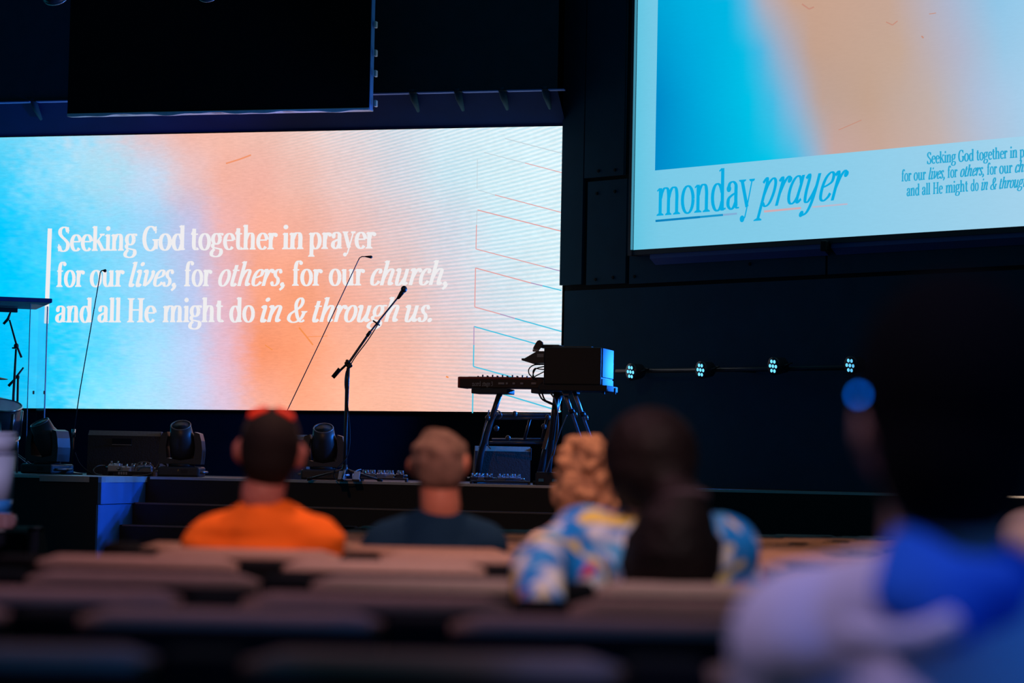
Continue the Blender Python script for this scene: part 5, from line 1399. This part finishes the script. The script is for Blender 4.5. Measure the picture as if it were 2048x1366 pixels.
for x0, y0, x1, y1 in ((497, 834, 482, 905), (589, 838, 600, 905)): MB().tube([P(x0, y0, d), P(x1 + (2 if x1 < 540 else -1), (y0 + y1) / 2, d - .01), P(x1, y1, d - .01)], .003, 6).build('temple_arm', PLASTIC, sg_t, True)

# ---- grey-haired man in navy
d = 7.3
t = thing('person', 'grey-haired man in a navy shirt seated right of the man in orange', 'person', (P(870, 1000, d).x, d, floor_z(d)))
SK2 = skin('skin_flushed', (0.66, 0.29, 0.20))
NAVY = mat('navy_cotton', (0.008, 0.045, 0.115), 0.9, noise=0.1, nscale=12, bump=0.25, bscale=8, spec=.12)
hc = P(879, 921, d); r = (.079, .100, .096)
seated(t, hc, r, P(881, 1014, d - .02), P(774, 1096, d), P(968, 1096, d), d, -.35, -.05, {'skin': SK2, 'shirt': NAVY, 'trousers': TROUSERS}, 1.05, nr=.058, sleeve=.6, shirt_disp=fold(.008, 4, 7))
m_ = MB(); m_.ell(hc + V((0, -.008, .004)), (.084, .098, .092), None, 24, 16); m_.ell(hc + V((.004, -.045, -.026)), (.076, .064, .070), None, 20, 14)
for k in range(26):
    a = random.uniform(0, 2 * PI); e = random.uniform(-.2, 1.3)
    m_.ell(hc + V((.078 * math.cos(a) * math.cos(e), -.008 + .094 * math.sin(a) * math.cos(e), .004 + .088 * math.sin(e))), (.020, .020, .014), None, 8, 6)
blob(m_, 'hair', mat('greying_hair', (0.27, 0.195, 0.165), 0.85, noise=0.8, nscale=22, bump=0.4, bscale=110, spec=.2), t, .010, 4)

# ---- curly-haired woman further forward
d = 7.95
t = thing('person', 'person with curly blond hair half hidden behind the ponytail woman', 'person', (P(1170, 1000, d).x, d, floor_z(d)))
PALE = mat('pale_lilac_cotton', (0.62, 0.55, 0.70), 0.9, noise=0.1, bump=.2, bscale=8, spec=.1)
hc = P(1172, 946, d); r = (.074, .094, .108)
seated(t, hc, r, P(1172, 1052, d - .02), P(1085, 1105, d), P(1265, 1110, d), d, 0, 0, {'skin': SK1, 'shirt': PALE, 'trousers': TROUSERS}, 1.0, nr=.05, head_ears=False)
m_ = MB(); m_.ell(hc + V((0, -.02, .0)), (.088, .095, .115), None, 20, 14)
m_.cap(hc + V((-.03, -.05, -.04)), .07, hc + V((-.035, -.05, -.17)), .055); m_.cap(hc + V((.03, -.05, -.04)), .07, hc + V((.04, -.05, -.16)), .05)
for k in range(120):
    a = random.uniform(0, 2 * PI); u = random.uniform(0, 1)
    z = .115 - u * .33
    rad = .095 * math.sqrt(max(.15, 1 - max(0, z) ** 2 / .0150)) * (1 if z > -.10 else .9)
    x, y = rad * math.cos(a), -.03 + rad * math.sin(a)
    if y > .04 and z < .05: continue
    s_ = random.uniform(.016, .027)
    m_.ell(hc + V((x, y, z)), (s_, s_, s_ * .9), None, 8, 6)
blob(m_, 'curly_hair', mat('blond_curls', (0.58, 0.36, 0.22), 0.75, noise=0.5, nscale=28, bump=0.5, bscale=70, spec=.2), t, .009, 1)

# ---- woman with ponytail and floral shirt
d = 5.2
t = thing('person', 'woman with long dark ponytail in a white, blue and yellow floral shirt', 'person', (P(1300, 1000, d).x, d, floor_z(d)))
FL = bpy.data.materials.new('floral_print'); FL.use_nodes = True
nt = FL.node_tree; fb = nt.nodes['Principled BSDF']; fb.inputs['Roughness'].default_value = .85; fb.inputs['Specular IOR Level'].default_value = .15
tc = nt.nodes.new('ShaderNodeTexCoord')
def fl_mask(scale, lo, hi, off):
    mp = nt.nodes.new('ShaderNodeMapping'); mp.inputs['Location'].default_value = off; nt.links.new(tc.outputs['Object'], mp.inputs[0])
    n = nt.nodes.new('ShaderNodeTexNoise'); n.inputs['Scale'].default_value = scale; n.inputs['Detail'].default_value = 3; n.inputs['Distortion'].default_value = .8
    nt.links.new(mp.outputs[0], n.inputs['Vector'])
    mr = nt.nodes.new('ShaderNodeMapRange'); mr.inputs['From Min'].default_value = lo; mr.inputs['From Max'].default_value = hi
    nt.links.new(n.outputs['Fac'], mr.inputs[0]); return mr.outputs[0]
prev = None
for sc_, lo, hi, off, c in ((1, 0, 0, 0, None), (8, .45, .52, (1, 2, 3), (0.01, 0.22, 0.66)), (12, .58, .63, (6, 1, 2), (0.10, 0.42, 0.75)), (9, .56, .62, (3, 7, 1), (0.80, 0.58, 0.12)), (11, .62, .66, (9, 3, 5), (0.70, 0.05, 0.10)), (14, .64, .70, (2, 9, 8), (0.02, 0.02, 0.06))):
    if c is None:
        prev = (0.80, 0.78, 0.80, 1); continue
    mx = nt.nodes.new('ShaderNodeMix'); mx.data_type = 'RGBA'
    if isinstance(prev, tuple): mx.inputs['A'].default_value = prev
    else: nt.links.new(prev, mx.inputs['A'])
    mx.inputs['B'].default_value = (*c, 1); nt.links.new(fl_mask(sc_, lo, hi, off), mx.inputs['Factor'])
    prev = mx.outputs['Result']
nt.links.new(prev, fb.inputs['Base Color'])
hc = P(1300, 915, d); r = (.080, .100, .096)
elb = P(1078, 1122, d - .22); wr = P(1084, 1222, d - .40)
seated(t, hc, r, P(1300, 1045, d - .02), P(1168, 1085, d), P(1450, 1105, d), d, -.1, 0, {'skin': SK1, 'shirt': FL, 'trousers': TROUSERS}, 1.0, nr=.05, head_ears=False, long_sleeve=True,
       arms={-1: (elb, wr, V((0.2, .3, -1))), 1: (P(1490, 1185, d + .05), P(1420, 1250, d + .28))}, shirt_disp=fold(.008, 6, 8))
HAIR2 = mat('dark_brown_hair', (0.008, 0.004, 0.004), 0.6, noise=0.4, nscale=30, bump=0.4, bscale=60, spec=.16)
m_ = MB(); m_.ell(hc + V((.0, -.012, .006)), (.105, .112, .105), None, 24, 16); m_.ell(hc + V((0, -.05, -.03)), (.098, .075, .09), None, 20, 14)
m_.ell(P(1372, 995, d - .13), (.045, .042, .036), None, 14, 10)
m_.cap(P(1340, 990, d - .10), .05, P(1372, 1000, d - .13), .045)
m_.rings([(P(1360, 985, d - .14), .012), (P(1368, 1000, d - .155), .05), (P(1350, 1050, d - .165), .082), (P(1343, 1100, d - .165), .098), (P(1342, 1145, d - .16), .098), (P(1340, 1180, d - .15), .075), (P(1335, 1205, d - .15), .03)], 18)
for k in range(40):
    a = random.uniform(0, 2 * PI); u = random.uniform(.25, 1)
    c = P(1360 - 22 * u, 1000 + 180 * u, d - .16)
    rr = .03 + .065 * min(1, u * 1.6)
    c = c + V((rr * math.cos(a), rr * .6 * math.sin(a), 0)); m_.cap(c + V((0, 0, .03)), .014, c + V((random.uniform(-.02, .02), 0, -.04)), .010, 8)
blob(m_, 'hair', HAIR2, t, .010, 2)
MB().torus(P(1366, 998, d - .145), .048, .010, V((-.1, .25, 1)), 20, 8).build('hair_tie', mat('hair_tie', (0.05, 0.03, 0.04), .8, noise=.1), t, True)

# ---- large blurred person in front on the right
d = 2.5
t = thing('person', 'large dark-haired person at the right in a pale lilac top with blue collar', 'person', (P(1880, 1000, d).x, d, floor_z(d)))
SK3 = skin('skin_shadowed', (0.36, 0.17, 0.13))
LILAC = mat('lilac_fleece', (0.74, 0.66, 0.80), 0.95, noise=0.06, bump=.25, bscale=9, spec=.1)
hc = P(1893, 830, d); r = (.080, .102, .118)
p = seated(t, hc, r, P(1893, 1085, d - .02), P(1600, 1290, d), P(2216, 1300, d), d, .1, 0, {'skin': SK3, 'shirt': LILAC, 'trousers': TROUSERS}, 1.0, nr=.060, long_sleeve=True, shirt_disp=fold(.006, 5, 6))
m_ = MB(); m_.ell(hc + V((.006, -.01, .03)), (.104, .112, .120), None, 24, 16); m_.ell(hc + V((0, -.045, -.035)), (.082, .072, .10), None, 20, 14)
blob(m_, 'hair', mat('black_hair', (0.003, 0.003, 0.004), 0.9, noise=0.3, nscale=60, bump=.3, bscale=120, spec=.05), t, .010, 4)
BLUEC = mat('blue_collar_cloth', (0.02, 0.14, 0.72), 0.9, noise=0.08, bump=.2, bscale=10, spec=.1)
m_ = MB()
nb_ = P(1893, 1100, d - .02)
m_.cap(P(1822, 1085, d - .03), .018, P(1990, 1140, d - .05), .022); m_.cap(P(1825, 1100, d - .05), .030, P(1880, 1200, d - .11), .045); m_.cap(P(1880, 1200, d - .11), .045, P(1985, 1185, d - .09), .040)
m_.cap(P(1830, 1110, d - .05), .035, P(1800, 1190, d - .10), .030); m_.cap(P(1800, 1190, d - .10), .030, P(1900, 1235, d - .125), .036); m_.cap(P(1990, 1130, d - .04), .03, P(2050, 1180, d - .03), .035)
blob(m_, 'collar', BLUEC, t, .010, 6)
m_ = MB(); m_.tube([P(1690, 1265, d - .125), P(1760, 1278, d - .15), P(1830, 1276, d - .16), P(1885, 1258, d - .165), P(1915, 1235, d - .16)], .016, 10)
blob(m_, 'hood_fold', LILAC, t, .008, 3)
ep = P(1718, 790, d - .03)  # added glowing dot on a stub, standing in for a glasses glint
MB().cyl(ep, ep + V((.055, .03, -.012)), .0035, n=8).build('glint_stub', PLASTIC, t, True)
MB().ell(ep, (.0032, .0032, .0032), None, 10, 8).build('glint_dot', emit('blue_glint', (0.0, 0.10, 0.62), 11.0), t, True)

# ---- person whose pale elbow reaches in at the right edge
d = 5.95
t = thing('person', 'person in a pale pink top whose elbow shows at the right edge', 'person', (P(2140, 1000, d).x, d, floor_z(d)))
PINK = mat('pale_pink_cotton', (0.82, 0.78, 0.90), 0.9, noise=0.05, bump=.2, bscale=8, spec=.1)
hc = P(2150, 900, d)
seated(t, hc, (.078, .098, .112), P(2150, 1010, d - .02), P(2052, 1085, d), P(2262, 1085, d), d, 0, 0, {'skin': SK1, 'shirt': PINK, 'trousers': TROUSERS}, 1.0, long_sleeve=True,
       arms={-1: (P(2024, 1108, d - .12), P(2110, 1165, d - .18)), 1: (P(2300, 1180, d + .05), P(2240, 1240, d + .25))})
m_ = MB(); m_.ell(hc + V((0, -.012, .018)), (.084, .1, .106), None, 20, 14); m_.ell(hc + V((0, -.042, -.028)), (.074, .066, .088), None, 20, 14)
blob(m_, 'hair', mat('brown_hair', (0.05, 0.03, 0.02), .7, noise=.3, nscale=60), t, .011, 4)

# ---- hand holding a tall tumbler at the left edge
d = 10.6
t = thing('person', 'hand of a person gripping the pale tumbler at the left edge', 'person', P(-30, 1045, d))
m_ = MB()
wr = P(-52, 1052, d); c = P(8, 1040, d)
m_.cap(P(-200, 1120, d), .045, wr, .032)
m_.ell(P(-20, 1043, d + .02), (.055, .022, .042), None, 14, 10)
for k, (y0, dx) in enumerate(((1030, 30), (1038, 33), (1046, 32), (1053, 27))):
    a = P(-8, y0, d - .055); b_ = P(12, y0 + 1, d - .075); e = P(dx - 4, y0 + 2, d - .055); e2 = P(dx, y0 + 3, d - .02)
    m_.cap(P(-30, y0, d - .01), .012, a, .012, 8); m_.cap(a, .011, b_, .0105, 8); m_.cap(b_, .0105, e, .010, 8); m_.cap(e, .010, e2, .009, 8)
m_.cap(P(-28, 1034, d + .03), .015, P(0, 1026, d + .06), .012, 8); m_.cap(P(0, 1026, d + .06), .012, P(22, 1024, d + .05), .010, 8)
blob(m_, 'forearm_and_hand', SK1, t, .006, 2)
tb = thing('tumbler', 'tall pale tapered tumbler with a blue base at the left edge', 'tumbler', P(6, 1052, d))
TUM = mat('tumbler_white', (0.70, 0.66, 0.78), 0.4, noise=0.05); TUMB = mat('tumbler_blue', (0.05, 0.30, 0.75), 0.35, noise=0.05); TUMG = mat('tumbler_band', (0.42, 0.40, 0.52), 0.4, noise=.1)
def ringpx(ya, ra, yb, rb): return [(P(-3, ya, d), ra * d / FPX), (P(-3, yb, d), rb * d / FPX)]
MB().rings(ringpx(1052, 22, 1024, 24), 24).build('foot', TUMB, tb, True)
MB().rings(ringpx(1024, 24, 1000, 27), 24).build('blue_band', TUMB, tb, True)
MB().rings(ringpx(1000, 27, 912, 33), 24).build('body', TUM, tb, True)
MB().rings(ringpx(912, 33.2, 904, 33.8), 24).build('grey_band', TUMG, tb, True)
MB().rings(ringpx(904, 34, 872, 36.5), 24).build('upper_body', TUM, tb, True)
MB().rings([(P(-3, 872, d), 37 * d / FPX), (P(-3, 866, d), 37 * d / FPX), (P(-3, 864, d), 30 * d / FPX)], 24).build('lid', TUM, tb, True)
